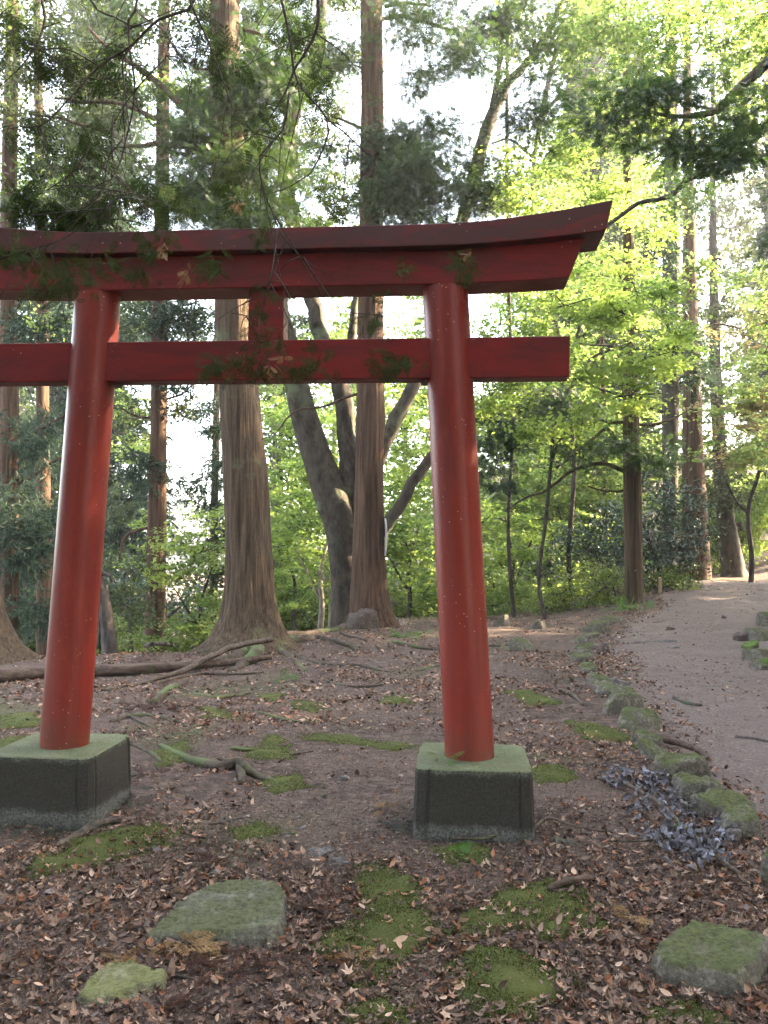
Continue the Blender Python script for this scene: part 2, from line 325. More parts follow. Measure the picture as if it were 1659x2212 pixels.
def concrete_mat():
    m, t, o = newmat('mossy_concrete'); v = coords(t, (1, 1, 1), False); g = t.nodes.new('ShaderNodeNewGeometry')
    sx = t.nodes.new('ShaderNodeSeparateXYZ'); t.links.new(g.outputs['Normal'], sx.inputs[0]); sp = t.nodes.new('ShaderNodeSeparateXYZ'); t.links.new(g.outputs['Position'], sp.inputs[0])
    n1 = noise(t, v, 7, 5, .65); n2 = noise(t, v, 90, 5, .7)
    c = ramp(t, n2, [(.3, (.02, .018, .0155)), (.55, (.034, .031, .026)), (.8, (.06, .056, .049))])
    c = mixc(t, ramp(t, n1, [(.5, (0, 0, 0)), (.8, (.35, .35, .35))]), c, (.045, .046, .034))
    zz = N(t, 'ShaderNodeMath', operation='MULTIPLY_ADD'); zz.inputs[1].default_value = -.12; t.links.new(n1, zz.inputs[0]); t.links.new(sp.outputs[2], zz.inputs[2])
    low = ramp(t, zz.outputs[0], [(.0, (.8, .8, .8)), (.03, (0, 0, 0))]); c = mixc(t, low, c, ramp(t, n2, [(.4, (.04, .04, .036)), (.6, (.13, .13, .12))]))
    edge = ramp(t, zz.outputs[0], [(.268, (0, 0, 0)), (.298, (.8, .8, .8))]); c = mixc(t, edge, c, ramp(t, n2, [(.4, (.04, .045, .03)), (.6, (.12, .13, .10))]))
    tc = mixc(t, ramp(t, n1, [(.35, (0, 0, 0)), (.65, (1, 1, 1))]), ramp(t, n2, [(.35, (.055, .064, .030)), (.65, (.095, .108, .054))]), ramp(t, n2, [(.35, (.08, .086, .05)), (.65, (.135, .142, .088))]))
    c = mixc(t, ramp(t, sx.outputs[2], [(.55, (0, 0, 0)), (.8, (1, 1, 1))]), c, tc)
    finish(t, o, c, .92, n2, .006, .9, .15); return m
M['concrete'] = concrete_mat()
mm_, t_, o_ = newmat('pale_plate'); finish(t_, o_, (.42, .38, .46), .45); M['plate'] = mm_
mm_, t_, o_ = newmat('cut_wood'); finish(t_, o_, ramp(t_, noise(t_, coords(t_, (20, 20, 3)), 2), [(.3, (.25, .17, .10)), (.7, (.42, .30, .19))]), .8); M['stake'] = mm_
mm_, t_, o_ = newmat('dark_hole'); finish(t_, o_, (.02, .018, .016), .9); M['hole'] = mm_

# ------------------------------------------------------------------ the ground
def spaced(lo, hi, a, b, fine, grow=1.13):
    mid = list(np.arange(a, b + 1e-6, fine)); s = fine; x = b; up = []
    while x < hi: s *= grow; x += s; up.append(x)
    s = fine; x = a; dn = []
    while x > lo: s *= grow; x -= s; dn.append(x)
    return np.array(dn[::-1] + mid + up)
gx = spaced(-900, 900, -5, 6.5, .05); gy = spaced(-300, 1500, 1.8, 12, .05, 1.08)
X, Y = np.meshgrid(gx, gy); Z = gz(X, Y)
nx, ny = len(gx), len(gy); i = np.arange(ny - 1)[:, None] * nx; j = np.arange(nx - 1)[None]
Q = np.stack([i + j, i + j + 1, i + nx + j + 1, i + nx + j], -1).reshape(-1, 4)
g = mesh('ground', np.stack([X, Y, Z], -1), Q, None, M['soil'], smooth=True); tag(g, 'brown bare forest soil sloping away behind the gate', 'ground', kind='structure')

def pixpoly(pts): return np.array([gp(*p)[:2] for p in pts])
def inside(poly, x, y):
    r = np.zeros(x.shape, bool); n = len(poly)
    for a in range(n):
        x1, y1 = poly[a]; x2, y2 = poly[(a + 1) % n]
        if y1 == y2: continue
        c = ((y1 > y) != (y2 > y)) & (x < (x2 - x1) * (y - y1) / (y2 - y1) + x1); r ^= c
    return r
def pdist(poly, x, y):
    d = np.full(x.shape, 1e9); n = len(poly)
    for a in range(n):
        p = poly[a]; q = poly[(a + 1) % n]; e = q - p; t = np.clip(((x - p[0]) * e[0] + (y - p[1]) * e[1]) / (e @ e + 1e-9), 0, 1)
        d = np.minimum(d, np.hypot(x - p[0] - e[0] * t, y - p[1] - e[1] * t))
    return np.where(inside(poly, x, y), d, -d)
def sheet(name, f, x0, x1, y0, y1, st, h, mat, fade):
    """ground-hugging sheet where f(x,y) > 0, rising from just under the soil to h above it"""
    xs = np.arange(x0, x1, st); ys = np.arange(y0, y1, st); X, Y = np.meshgrid(xs, ys); v = f(X, Y)
    Z = gz(X, Y) + np.where(v > 0, .004, -.02) + h * sst(v, 0, fade) * (1 + .35 * vn2(X, Y, 9, 4))
    keep = v > -st * 2.2; n = len(xs)
    i = np.arange(len(ys) - 1)[:, None] * n; j = np.arange(n - 1)[None]; Q = np.stack([i + j, i + j + 1, i + n + j + 1, i + n + j], -1).reshape(-1, 4)
    k = keep.ravel(); Q = Q[k[Q].all(1)]; used = np.unique(Q); mp = np.full(X.size, -1); mp[used] = np.arange(len(used))
    return mesh(name, np.stack([X, Y, Z], -1).reshape(-1, 3)[used], mp[Q], None, mat, smooth=True)
pl = [gp(*p)[:2] for p in [(1659, 1900), (1620, 1800), (1500, 1660), (1420, 1570), (1350, 1480), (1315, 1400), (1345, 1350), (1430, 1312)]]
pr = [(7.2, 22.5), (9.5, 22), (13, 24), (16, 22), (12, 19), (9, 17), (7.6, 14.5), (6.4, 11.5), (5.2, 8.8), (4.5, 6.0), (4.3, 3.4)]
PATH = np.array(list(pl) + [np.array(p) for p in pr])
fpath = lambda x, y: pdist(PATH, x, y) + .12 * vn2(x, y, 2.2, 8)
p = sheet('path', fpath, 1.4, 16, 3.0, 25, .07, .006, M['path'], .3); tag(p, 'grey gravel footpath curving up to the right', 'path', kind='structure')
MOSS = [pixpoly(q) for q in [
    [(800, 1870), (860, 1895), (925, 1950), (948, 2015), (880, 2060), (760, 2055), (690, 2045), (780, 1995), (765, 1930)],
    [(975, 1965), (1100, 1920), (1230, 1900), (1305, 1950), (1290, 2000), (1190, 2030), (1100, 2010), (990, 2015)],
    [(950, 2100), (1080, 2060), (1200, 2090), (1215, 2160), (1120, 2185), (1000, 2170)],
    [(740, 2180), (860, 2150), (880, 2211), (740, 2211)], [(770, 2090), (840, 2080), (850, 2140), (780, 2130)],
    [(75, 1855), (150, 1822), (255, 1800), (350, 1780), (405, 1790), (330, 1830), (200, 1872), (85, 1890)],
    [(345, 1615), (400, 1600), (410, 1640), (350, 1650)], [(440, 1530), (510, 1535), (505, 1555), (445, 1550)],
    [(530, 1620), (590, 1595), (625, 1610), (620, 1635), (560, 1640)], [(560, 1690), (640, 1680), (660, 1700), (590, 1712)],
    [(840, 1505), (890, 1500), (885, 1520), (835, 1520)], [(1085, 1495), (1150, 1490), (1200, 1520), (1150, 1525)],
    [(1150, 1655), (1230, 1650), (1220, 1690), (1155, 1690)], [(0, 1545), (80, 1540), (80, 1570), (0, 1575)],
    [(680, 1585), (760, 1590), (880, 1612), (860, 1622), (740, 1605), (675, 1597)], [(0, 1600), (60, 1590), (40, 1620), (0, 1630)],
    [(560, 1500), (610, 1500), (600, 1515), (560, 1515)], [(640, 1515), (700, 1520), (680, 1535), (640, 1530)],
    [(500, 1790), (570, 1775), (580, 1800), (520, 1812)], [(1380, 2180), (1500, 2170), (1560, 2211), (1370, 2211)],
    [(960, 1835), (1030, 1830), (1040, 1865), (970, 1862)], [(1480, 1700), (1420, 1660), (1440, 1640), (1500, 1690)],
    [(1230, 1560), (1340, 1580), (1350, 1600), (1260, 1600)]]]
def fmoss(x, y):
    d = np.full(x.shape, -1e9)
    for q in MOSS: d = np.maximum(d, pdist(q, x, y))
    return d + .025 + .07 * vn2(x, y, 5, 5) + .05 * vn2(x, y, 16, 6) + .03 * vn2(x, y, 45, 7)
ms = sheet('moss', fmoss, -3.5, 3.4, 2.3, 9.2, .014, .022, M['moss'], .10); tag(ms, 'low green moss growing in patches on the soil', 'moss', kind='stuff')

# ------------------------------------------------------------------ the torii gate
TM = np.array([-.6616, 4.767, 0.]); TA = R(-4.874)
gate = empty('torii_gate', TM, 'red wooden torii gate on two mossy concrete blocks', 'gate'); gate.rotation_euler = (0, 0, TA)
def gpart(name, V, Q, T, mat, smooth=False, bev=0):
    o = mesh(name, V, Q, T, mat, smooth=smooth); o.parent = gate
    if bev:
        b = o.modifiers.new('bevel', 'BEVEL'); b.width = bev; b.segments = 2; b.limit_method = 'ANGLE'; b.angle_limit = R(40)
    return o
def beam(xt, xb, zt, zb, y0, y1, n=48, y0t=None):
    V = []
    for s in np.linspace(-1, 1, n):
        a, b = s * xt, s * xb
        V += [(b, y0, zb(abs(b))), (b, y1, zb(abs(b))), (a, y1, zt(abs(a))), (a, y0 if y0t is None else y0t, zt(abs(a)))]
    Q = [[4 * k + c, 4 * k + 4 + c, 4 * k + 4 + (c + 1) % 4, 4 * k + (c + 1) % 4] for k in range(n - 1) for c in range(4)]
    Q += [[0, 1, 2, 3], [4 * n - 1, 4 * n - 2, 4 * n - 3, 4 * n - 4]]
    return np.array(V), np.array(Q)
sori = lambda x, a: a * np.clip((x - .95) / .93, 0, 2) ** 1.7
V, Q = beam(1.885, 1.846, lambda x: 3.231 + sori(x, .105), lambda x: 3.106 + sori(x, .068), -.175, .15, y0t=-.165)
gpart('top_lintel', V, Q, None, M['red_top'], bev=.006)
V, Q = beam(1.745, 1.662, lambda x: 3.1035 + sori(x, .068), lambda x: 2.918 + sori(x, .035), -.112, .112)
gpart('lower_lintel', V, Q, None, M['red'], bev=.006)
V, Q = beam(1.672, 1.668, lambda x: 2.634, lambda x: 2.411, -.07, .07, 2); gpart('tie_beam', V, Q, None, M['red'], bev=.006)
V, Q = beam(.1, .1, lambda x: 2.917, lambda x: 2.6355, -.064, .064, 2); gpart('centre_strut', V, Q, None, M['red'], bev=.004)
for s in (-1, 1):
    sd_ = 64; zs = np.linspace(.35, 2.919, 30); V = []
    for z in zs:
        f = (z - .365) / 2.555; cx = s * (1.14 - .143 * f); r = .134 - .008 * f
        V += [(cx + r * math.cos(t), r * math.sin(t), z) for t in np.linspace(0, 2 * math.pi, sd_, endpoint=False)]
    i = np.arange(29)[:, None] * sd_; j = np.arange(sd_)[None]; j2 = (j + 1) % sd_
    Q = np.stack([i + j, i + j2, i + sd_ + j2, i + sd_ + j], -1).reshape(-1, 4); o = gpart('pillar', V, Q, None, M['pillar'], True)
    # small wedge pegs where tie beam meets pillar
    V, Q = beam(.02, .02, lambda x: 2.409, lambda x: 2.392, -.05, .05, 2); V[:, 0] += s * .885; w_ = gpart('wedge', V, Q, None, M['red_top'], bev=.002)
    w_.parent = gate
    # block: battered, chamfered corners with a groove either side of each corner
    def ring(z, hw):
        c = .05; g_ = .007; gd = .007; pts = []
        side = [(-hw + c, 0), (-hw + c + .012, -.0), (-hw + c + .018, gd), (-hw + c + .026, gd), (-hw + c + .032, 0), (hw - c - .032, 0), (hw - c - .026, gd), (hw - c - .018, gd), (hw - c - .012, 0), (hw - c, 0), (hw - c * .3, c * .28)]
        for k in range(4):
            ca, sa = math.cos(k * math.pi / 2), math.sin(k * math.pi / 2)
            for (a, b) in side: x_, y_ = a, -hw + b; pts.append((x_ * ca - y_ * sa, x_ * sa + y_ * ca, z))
        return pts
    V = []; zs = [-.15, 0, .06, .15, .25, .335, .352, .358]; hws = [.316, .311, .309, .306, .303, .300, .297, .289]
    for z, h in zip(zs, hws): V += ring(z, h)
    n = 44; i = np.arange(len(zs) - 1)[:, None] * n; j = np.arange(n)[None]; j2 = (j + 1) % n
    Q = np.stack([i + j, i + j2, i + n + j2, i + n + j], -1).reshape(-1, 4); V.append((0, 0, .362)); k0 = (len(zs) - 1) * n
    T = [[k0 + a, k0 + (a + 1) % n, len(V) - 1] for a in range(n)]
    V = np.array(V); V[:, 0] += s * 1.158; V += .003 * np.stack([vn(V, 14, 3), vn(V, 14, 4), vn(V, 14, 5) * .5], -1)
    gpart('foundation_block', V, Q, T, M['concrete'])
def gw(x, y, z):
    c, s = math.cos(TA), math.sin(TA); return TM + np.array([x * c - y * s, x * s + y * c, z])

# ------------------------------------------------------------------ rocks
ICO = None
def rock(px, py, wpx, hpx, mat, label, seed, depth=1.0, name='rock', cat='rock', group=None, rotz=0, base=None, flat=.3, D=None, sink=.35):
    """px,py: the point where its middle meets the soil"""
    global ICO
    if ICO is None:
        import bmesh
        bm = bmesh.new(); bmesh.ops.create_icosphere(bm, subdivisions=5, radius=1); bm.verts.ensure_lookup_table()
        ICO = (np.array([v.co[:] for v in bm.verts]), np.array([[v.index for v in f.verts] for f in bm.faces])); bm.free()
    b = gp(px, py) if base is None else np.array(base); sc = (b[1] if D is None else D) / FPX; W = wpx * sc / 2; H_ = hpx * sc
    U, F_ = ICO; r = np.random.default_rng(seed); nn = r.normal(size=(10, 3)); nn[:, 2] *= .6; nn /= np.linalg.norm(nn, axis=1)[:, None]
    nn = np.vstack([nn, [[.1 * r.normal(), .1 * r.normal(), 1]]]); nn[-1] /= np.linalg.norm(nn[-1])
    dd = np.concatenate([r.uniform(.55, .9, 10), [1 - flat]])
    dots = U @ nn.T; rr = np.where(dots > .05, dd / np.maximum(dots, .05), 9)
    k = 30.; rad = -np.log(np.exp(-k * np.minimum(rr, 2.5)).sum(1) + math.exp(-k * 1.08)) / k
    V = U * rad[:, None]; V *= (1 + .08 * vn(V, 3, seed) + .05 * np.abs(vn(V * [1, 1, 2.2], 6, seed + 1)) + .03 * vn(V, 14, seed + 3) + .014 * vn(V, 30, seed + 2))[:, None]
    V[:, 0] *= 1 / max(1e-6, np.abs(V[:, 0]).max()); top = V[:, 2].max()
    V *= np.array([W, W * depth, H_ / (top - sink) / 1.0 * 1.0]) * np.array([1, 1, 1])
    V[:, 2] -= V[:, 2].max() - H_
    c, s = math.cos(rotz), math.sin(rotz); V = np.stack([V[:, 0] * c - V[:, 1] * s, V[:, 0] * s + V[:, 1] * c, V[:, 2]], -1)
    o = mesh(name, V, None, F_, M[mat], smooth=True); o.location = [float(b[0]), float(b[1]), float(b[2])]
    return tag(o, label, cat, group)
def slab(label, px, h, mat, dy, fade=.045, st=.007, seed=3, name='flat_stone'):
    q = pixpoly([(a, b + dy) for a, b in px]); lo = q.min(0) - .08; hi = q.max(0) + .08
    f = lambda x, y: pdist(q, x, y) + .022 * vn2(x, y, 8, seed) + .014 * np.abs(vn2(x, y, 22, seed)) + .005 * vn2(x, y, 60, seed)
    xs = np.arange(lo[0], hi[0], st); ys = np.arange(lo[1], hi[1], st); X, Y = np.meshgrid(xs, ys); v = f(X, Y); n = len(xs)
    z0 = float(gz(*q.mean(0))); Z = z0 - .03 + (h + .03) * sst(v, -.01, fade) ** .8 + sst(v, 0, fade) * (.016 * vn2(X, Y, 5, seed) + .014 * np.abs(vn2(X, Y, 12, seed + 1)) + .006 * vn2(X, Y, 40, seed + 2))
    k = (v > -.03).ravel(); i = np.arange(len(ys) - 1)[:, None] * n; j = np.arange(n - 1)[None]; Q = np.stack([i + j, i + j + 1, i + n + j + 1, i + n + j], -1).reshape(-1, 4); Q = Q[k[Q].all(1)]
    used = np.unique(Q); mp = np.full(X.size, -1); mp[used] = np.arange(len(used)); c = np.array([q[:, 0].mean(), q[:, 1].mean(), z0])
    o = mesh(name, np.stack([X, Y, Z], -1).reshape(-1, 3)[used] - c, mp[Q], None, M[mat], smooth=True); o.location = [float(a) for a in c]; SLABS.append(q); return tag(o, label, 'stone')
SLABS = []
slab('large flat grey green lichen stone sunk in leaves left of the long moss patch', [(322, 2022), (345, 1988), (400, 1938), (440, 1918), (520, 1915), (592, 1918), (612, 1938), (620, 1985), (600, 2022), (545, 2040), (480, 2030), (400, 2028)], .032, 'rock_dry', 12, .018)
slab('small flat pointed stone with yellow lichen nearest the lower left corner', [(172, 2138), (200, 2108), (235, 2086), (290, 2080), (310, 2098), (354, 2108), (346, 2124), (300, 2134), (284, 2150), (200, 2164), (168, 2160)], .03, 'rock_yellow', 10, .016, seed=8)
slab('thick flat topped green mossy stone in dead leaves at the lower right', [(1418, 2062), (1450, 2035), (1495, 2010), (1600, 2015), (1640, 2028), (1662, 2050), (1645, 2090), (1592, 2108), (1520, 2100), (1440, 2085)], .085, 'rock_moss', 42, .02, seed=15)
rock(1668, 1900, 90, 75, 'rock_moss', 'dark mossy boulder cut by the right edge below the stone edging', 31, .8, flat=.2)
rock(1580, 1815, 66, 26, 'rock_grey', 'smooth bare grey stone just below the end of the stone edging', 41, .6, flat=.4)
rock(1215, 1822, 60, 14, 'rock_moss', 'low flat green stone beside the right hand concrete block', 43, .7, flat=.6)
rock(780, 1362, 92, 46, 'rock_brown', 'dark jagged boulder leaning against the foot of the middle cedar', 51, .7, flat=.3, D=15.6, base=at(775, 1360, 15.4))
rock(860, 1350, 50, 20, 'rock_grey', 'small pale stone right of the foot of the middle cedar', 52, .7, flat=.4)
rock(1088, 1352, 52, 26, 'rock_moss', 'rounded mossy stone on the crest right of the right pillar', 53, .8)
rock(1160, 1358, 66, 18, 'rock_moss', 'low mossy stone on the crest in front of the azalea bush', 54, .7, flat=.4)
rock(1130, 1402, 80, 24, 'rock_moss', 'flat topped mossy block alone on bare soil right of the right pillar', 55, .7, flat=.5)
rock(1302, 1410, 36, 24, 'rock_brown', 'small brown rock lying inside the bend of the stone edging', 56, .8)
rock(1448, 1362, 22, 9, 'rock_brown', 'dark small stone lying alone on the middle of the path', 57, .8)
rock(1564, 1337, 14, 8, 'rock_brown', 'tiny dark stone on the path near the upper mossy boulders', 58, .8)
rock(1415, 1386, 110, 7, 'rock_grey', 'thin flat slab of bedrock showing through the gravel path', 59, .5, flat=.6)
rock(1450, 1400, 66, 5, 'rock_grey', 'broken flat slab piece beside the bedrock on the path', 60, .5, flat=.6)
rock(440, 1845, 46, 10, 'rock_grey', 'small pale flat stone on the soil above the large lichen stone', 61, .6, flat=.5)
rock(690, 1845, 90, 14, 'rock_grey', 'pale layered stone slab in the bare soil between the blocks', 62, .5, flat=.6)
rock(745, 1862, 70, 14, 'rock_grey', 'second pale stone slab touching the top of the long moss patch', 63, .5, flat=.6)
rock(465, 1892, 36, 12, 'rock_grey', 'small grey stone just above the large lichen stone', 64, .7, flat=.4)
rock(700, 1722, 22, 9, 'rock_dry', 'small knobbly stone right of the moss under the surface root', 65, .8)
rock(742, 1684, 30, 10, 'rock_grey', 'triangular grey stone on the bare soil between the blocks', 66, .7)
rock(655, 1790, 20, 7, 'rock_grey', 'little round pebble at the end of the thin surface root', 67, .8)
rock(80, 2190, 30, 12, 'rock_grey', 'smooth pale pebble in the bottom left corner', 68, .8)
rock(1490, 1745, 40, 8, 'rock_grey', 'thin grey stone half buried among the withered leaves', 69, .6, flat=.5)
kerb = [(1322, 1342, 62, 16), (1297, 1352, 44, 16), (1285, 1364, 50, 18), (1272, 1377, 52, 16), (1262, 1388, 50, 16), (1260, 1402, 48, 18), (1257, 1413, 40, 16), (1260, 1427, 50, 22),
        (1268, 1450, 48, 26), (1290, 1478, 60, 32), (1328, 1499, 84, 34), (1341, 1536, 104, 54), (1372, 1578, 92, 58), (1394, 1608, 72, 44), (1418, 1640, 78, 52), (1462, 1678, 120, 66), (1503, 1726, 120, 72), (1562, 1764, 130, 58), (1590, 1796, 110, 66)]
kl = ['broad flat slab kerb stone farthest up, under the lone grey trunk', 'mossy kerb stone second from the far end of the edging', 'mossy kerb stone third from the far end of the edging', 'low brown green kerb stone fourth from the far end', 'thin kerb stone fifth from the far end of the edging',
      'small rounded kerb stone sixth from the far end', 'narrow kerb stone seventh from the far end at the bend', 'mossy kerb stone at the sharpest bend of the edging, eighth from the far end', 'yellow green kerb stone just below the bend, ninth from the far end',
      'mossy kerb stone with a hollow top, tenth from the far end', 'long ledge like kerb stone overhanging the path, eleventh from the far end', 'large bulging kerb stone with bright moss, eighth from the near end', 'large rounded mossy kerb stone, seventh from the near end', 'mossy kerb stone sixth from the near end of the edging', 'dark mossy kerb stone fifth from the near end',
      'long ridge backed mossy kerb stone, fourth from the near end', 'brown sided kerb stone third from the near end', 'angular flat topped kerb stone next to last at the near end', 'angular mossy kerb stone at the near end of the edging']
for k, ((a, b, c, d), l) in enumerate(zip(kerb, kl)):
    rock(a, b, c * (1.3 if d < 30 else 1.2), d * .8, 'rock_moss', l, 100 + k, .8, 'kerb_stone', 'kerb stone', 'mossy stones edging the path', rotz=-.3 + .2 * (k % 3), flat=.25 + .1 * (k % 3))
rock(1338, 1478, 76, 16, 'rock_grey', 'pale bare flat stone lying behind the edging at its middle', 131, .5, flat=.5)
for k, (a, b, c, d, mt, l) in enumerate([(1656, 1350, 64, 40, 'rock_moss', 'dark rounded boulder topping the stone bank at the right edge'), (1640, 1383, 74, 34, 'rock_moss', 'broad green block under the dark boulder at the right edge'),
        (1604, 1384, 40, 26, 'rock_brown', 'brown shaded stone leftmost in the bank at the right edge'), (1624, 1402, 38, 26, 'rock_bright', 'bright green mossy stone in the bank at the right edge'),
        (1636, 1424, 62, 32, 'rock_moss', 'wide mossy stone in the middle of the right edge bank'), (1642, 1446, 48, 26, 'rock_moss', 'lower dull green stone of the right edge bank'), (1660, 1446, 34, 34, 'rock_bright', 'brightest yellow green stone lowest in the right edge bank')]):
    rock(a, b, c * 1.1, d * .75, mt, l, 150 + k, .9, 'bank_stone', 'stone', 'mossy stones banked at the right edge')

# ------------------------------------------------------------------ leaves: templates
KITE = (np.array([[0, -.5, 0], [.32, -.05, .06], [0, .55, 0], [-.32, -.05, .06]]), np.array([[0, 1, 2, 3]]))
def star(n=5, inner=.28, curl=.25):
    V = [(0, 0, 0)]; L = [.55, .8, 1., .8, .55]; A = [-120, -58, 0, 58, 120]
    for k in range(5):
        a = R(A[k]); V.append((math.sin(a) * L[k] * .5, math.cos(a) * L[k] * .5, curl * (L[k] * .5) ** 2))
        if k < 4: b = R((A[k] + A[k + 1]) / 2); V.append((math.sin(b) * inner * .55, math.cos(b) * inner * .55, curl * .05))
    V.append((0, -.12, 0)); n = len(V)
    T = [[0, k + 1, k] for k in range(1, n - 1)] + [[0, 1, n - 1]]
    return np.array(V), np.array(T)
STAR = star(); STARC = star(5, .34, 1.3)
def lance(curl=.5, fold=.2, w_=.2):
    ys = np.linspace(-.5, .5, 5); ws = [0, .8, 1, .7, 0]; V = []
    for y, b in zip(ys, ws): V += [(-b * w_, y, fold * b * w_ + curl * y * y), (0, y, curl * y * y), (b * w_, y, fold * b * w_ + curl * y * y)]
    Q = [[3 * k + c, 3 * k + c + 1, 3 * k + 4 + c, 3 * k + 3 + c] for k in range(4) for c in range(2)]
    return np.array(V), np.array(Q)
LANCE = lance(); LANCEB = lance(1.1, .9, .26); OVAL = lance(.15, .25, .24)
def tuft(n=14, L=1., w_=.035, spread=.55):
    r = np.random.default_rng(5); V = []; T = []
    for k in range(n):
        d = r.normal(size=3) * spread + np.array([0, 1, 0]); d /= np.linalg.norm(d); s = np.cross(d, r.normal(size=3)); s /= np.linalg.norm(s); b = np.array([0, r.uniform(-.3, .3), 0]); l = L * r.uniform(.4, .8)
        V += [b - s * w_, b + s * w_, b + d * l]; T.append([3 * k, 3 * k + 1, 3 * k + 2])
    return np.array(V), np.array(T)
TUFT = tuft(); TUFTL = tuft(7, 1., .06, .6)
def spray(nb=7, fine=True, wk=1.):
    V = []; Q = []
    def strip(a, b, w0, w1, droop=0):
        a = np.array(a, float); b = np.array(b, float); d = b - a; w0 *= wk; w1 *= wk; s = np.array([-d[1], d[0], 0]); s /= np.linalg.norm(s) + 1e-9; k = len(V)
        V.extend([a - s * w0, a + s * w0, b + s * w1, b - s * w1]); Q.append([k, k + 1, k + 2, k + 3])
    strip((0, 0, 0), (0, .5, 0), .009, .008); strip((0, .5, 0), (0, 1, -.08), .008, .004)
    for k in range(nb):
        y = .1 + .85 * k / nb; L_ = .46 * (1 - (k / nb) ** 1.4 * .75) * (.7 if k == 0 else 1)
        for s in (-1, 1):
            yy = y + (.04 if s > 0 else 0); e = (s * L_ * .72, yy + L_ * .62, -.05 * L_ - .06 * y)
            strip((0, yy, -.05 * y), e, .011, .006)
            if fine:
                for f in (.3, .5, .7, .88):
                    m_ = np.array([0, yy, -.05 * y]) * (1 - f) + np.array(e) * f; q = L_ * .36 * (1.1 - f * .6)
                    strip(m_, m_ + np.array([s * q * .25, q, -.02]), .013, .006); strip(m_, m_ + np.array([s * q * .95, q * .12, -.02]), .013, .006)
    return np.array(V), np.array(Q)
SPRAY = spray(6, True); SPRAYL = spray(6, False, 2.6)
def rings(n):
    d = rng.normal(size=(n, 3)); return d / np.linalg.norm(d, axis=1)[:, None]

# kind -> template quads/tris, leaf size, normal bias, layer flatness
KINDS = {'maple': (KITE[0], KITE[1], None, .085, 1.4, .13), 'broad': (KITE[0], KITE[1], None, .095, .5, .35), 'oval': (OVAL[0], OVAL[1], None, .10, .6, .5),
         'hinoki': (SPRAYL[0], SPRAYL[1], None, .26, .8, .2), 'sugi': (TUFTL[0], None, TUFTL[1], .26, .0, .5), 'small': (KITE[0], KITE[1], None, .05, .6, .4)}
DEN = 3.4
def rc(x0, y0, x1, y1, D, n, r, dens=.6):
    return [(rng.uniform(x0, x1), rng.uniform(y0, y1), r * rng.uniform(.7, 1.5), r * rng.uniform(.5, .95), D + rng.normal() * .6, dens) for _ in range(n)]
def crown_part(blobs, kind, name='crown', size=1.0, parent=None, mat=None, twigacc=None, hub=None):
    tv, tq, tt, ls, up, flat = KINDS[kind]; ls = ls * size; acc = Acc()
    for bl in blobs:
        px, py, rx, ry, D, dens = bl[:6]
        c = at(px, py, D) if bl[-1] != 'w' else np.array(bl[:3]); k_ = D / FPX
        Rr = np.array([rx * k_, (rx + ry) / 2 * k_ * .9, ry * k_]) if bl[-1] != 'w' else np.array(bl[3:6])
        if bl[-1] == 'w': dens = bl[6]
        cr_ = .42 * (1 if kind != 'hinoki' else 1.15); area = math.pi * Rr[0] * Rr[2]
        ncl = max(5, int(area * dens * DEN / (cr_ ** 2))); d = rings(ncl) * (rng.uniform(.15, 1, ncl) ** .45)[:, None]; C = c + d * Rr
        C = C + rng.normal(size=C.shape) * Rr * .12
        per = {'maple': 84, 'broad': 74, 'oval': 56, 'hinoki': 34, 'sugi': 34, 'small': 120}[kind]; per = max(4, int(per / size ** 1.6))
        sz = rng.uniform(.5, 1.25, ncl); P = np.repeat(C, per, 0); s_ = np.repeat(sz, per)
        tilt = rng.normal(size=(ncl, 3)) * .28; tilt[:, 2] = 1; tilt = np.repeat(tilt, per, 0)
        rr = rng.normal(size=(len(P), 3)) * np.array([.55, .55, .55 * flat]) * cr_
        rr[:, 2] -= (tilt[:, 0] * rr[:, 0] + tilt[:, 1] * rr[:, 1]); P = P + rr * s_[:, None]
        outw = rr + 1e-6; Nn = rng.normal(size=P.shape) * .6; Nn[:, 2] += up; Nn[:, :2] += tilt[:, :2] * up
        spin = rng.normal(size=P.shape)
        if kind in ('hinoki', 'sugi'):      # axis (Y) points outwards and down
            ax = outw / np.linalg.norm(outw, axis=1)[:, None] + rng.normal(size=P.shape) * .35; ax[:, 2] -= .45
            spin = np.cross(ax, Nn)
        scatter(acc, tv, tq, tt, P, frames(Nn, spin), ls * rng.uniform(.6, 1.3, len(P)))
        if twigacc is not None:
            acc.cur = 1
            for q in C[::3][:22]:
                m_ = (c + q) / 2 + rng.normal(size=3) * .08; m_[2] += .05
                acc.add(*tube([c + (q - c) * .05, m_, q], [.012, .008, .003], 4, .25))
            acc.cur = 0
    return acc.make(name, [mat, M['twig']] if twigacc is not None else mat, parent)

def trunk(path, D, mat, parent, sides=20, name='trunk', amp=.06, flare=None, step=.15, seed=0, toground=True, mat2=None):
    """path: (px, py, width px[, depth]) from the base up"""
    P = []; W = []
    for q in path:
        d = q[3] if len(q) > 3 else D; P.append(at(q[0], q[1], d)); W.append(q[2] / 2 * d / FPX)
    P = np.array(P); 
    if toground:
        b = P[0].copy(); gzb = float(gz(b[0], b[1])) - .25
        if b[2] > gzb: P = np.vstack([[b[0] * 1.0, b[1], gzb], P]); W = [W[0] * 1.12] + W
    V, Q, T = tube(P, W, sides, step, amp, 1.2, 2.2, seed, flare)
    return mesh(name, V, Q, T, M[mat], parent, True), P
def limbs(specs, D, mat, parent, name='branch', sides=7, jit=.03, seed=0):
    for k, sp in enumerate(specs):
        P = [at(q[0], q[1], q[3] if len(q) > 3 else D) for q in sp]; W = [q[2] / 2 * (q[3] if len(q) > 3 else D) / FPX for q in sp]
        V, Q, T = tube(P, W, sides, .12, .08, 3, 2, seed + k, None, jit); mesh(name, V, Q, T, M[mat], parent, True)
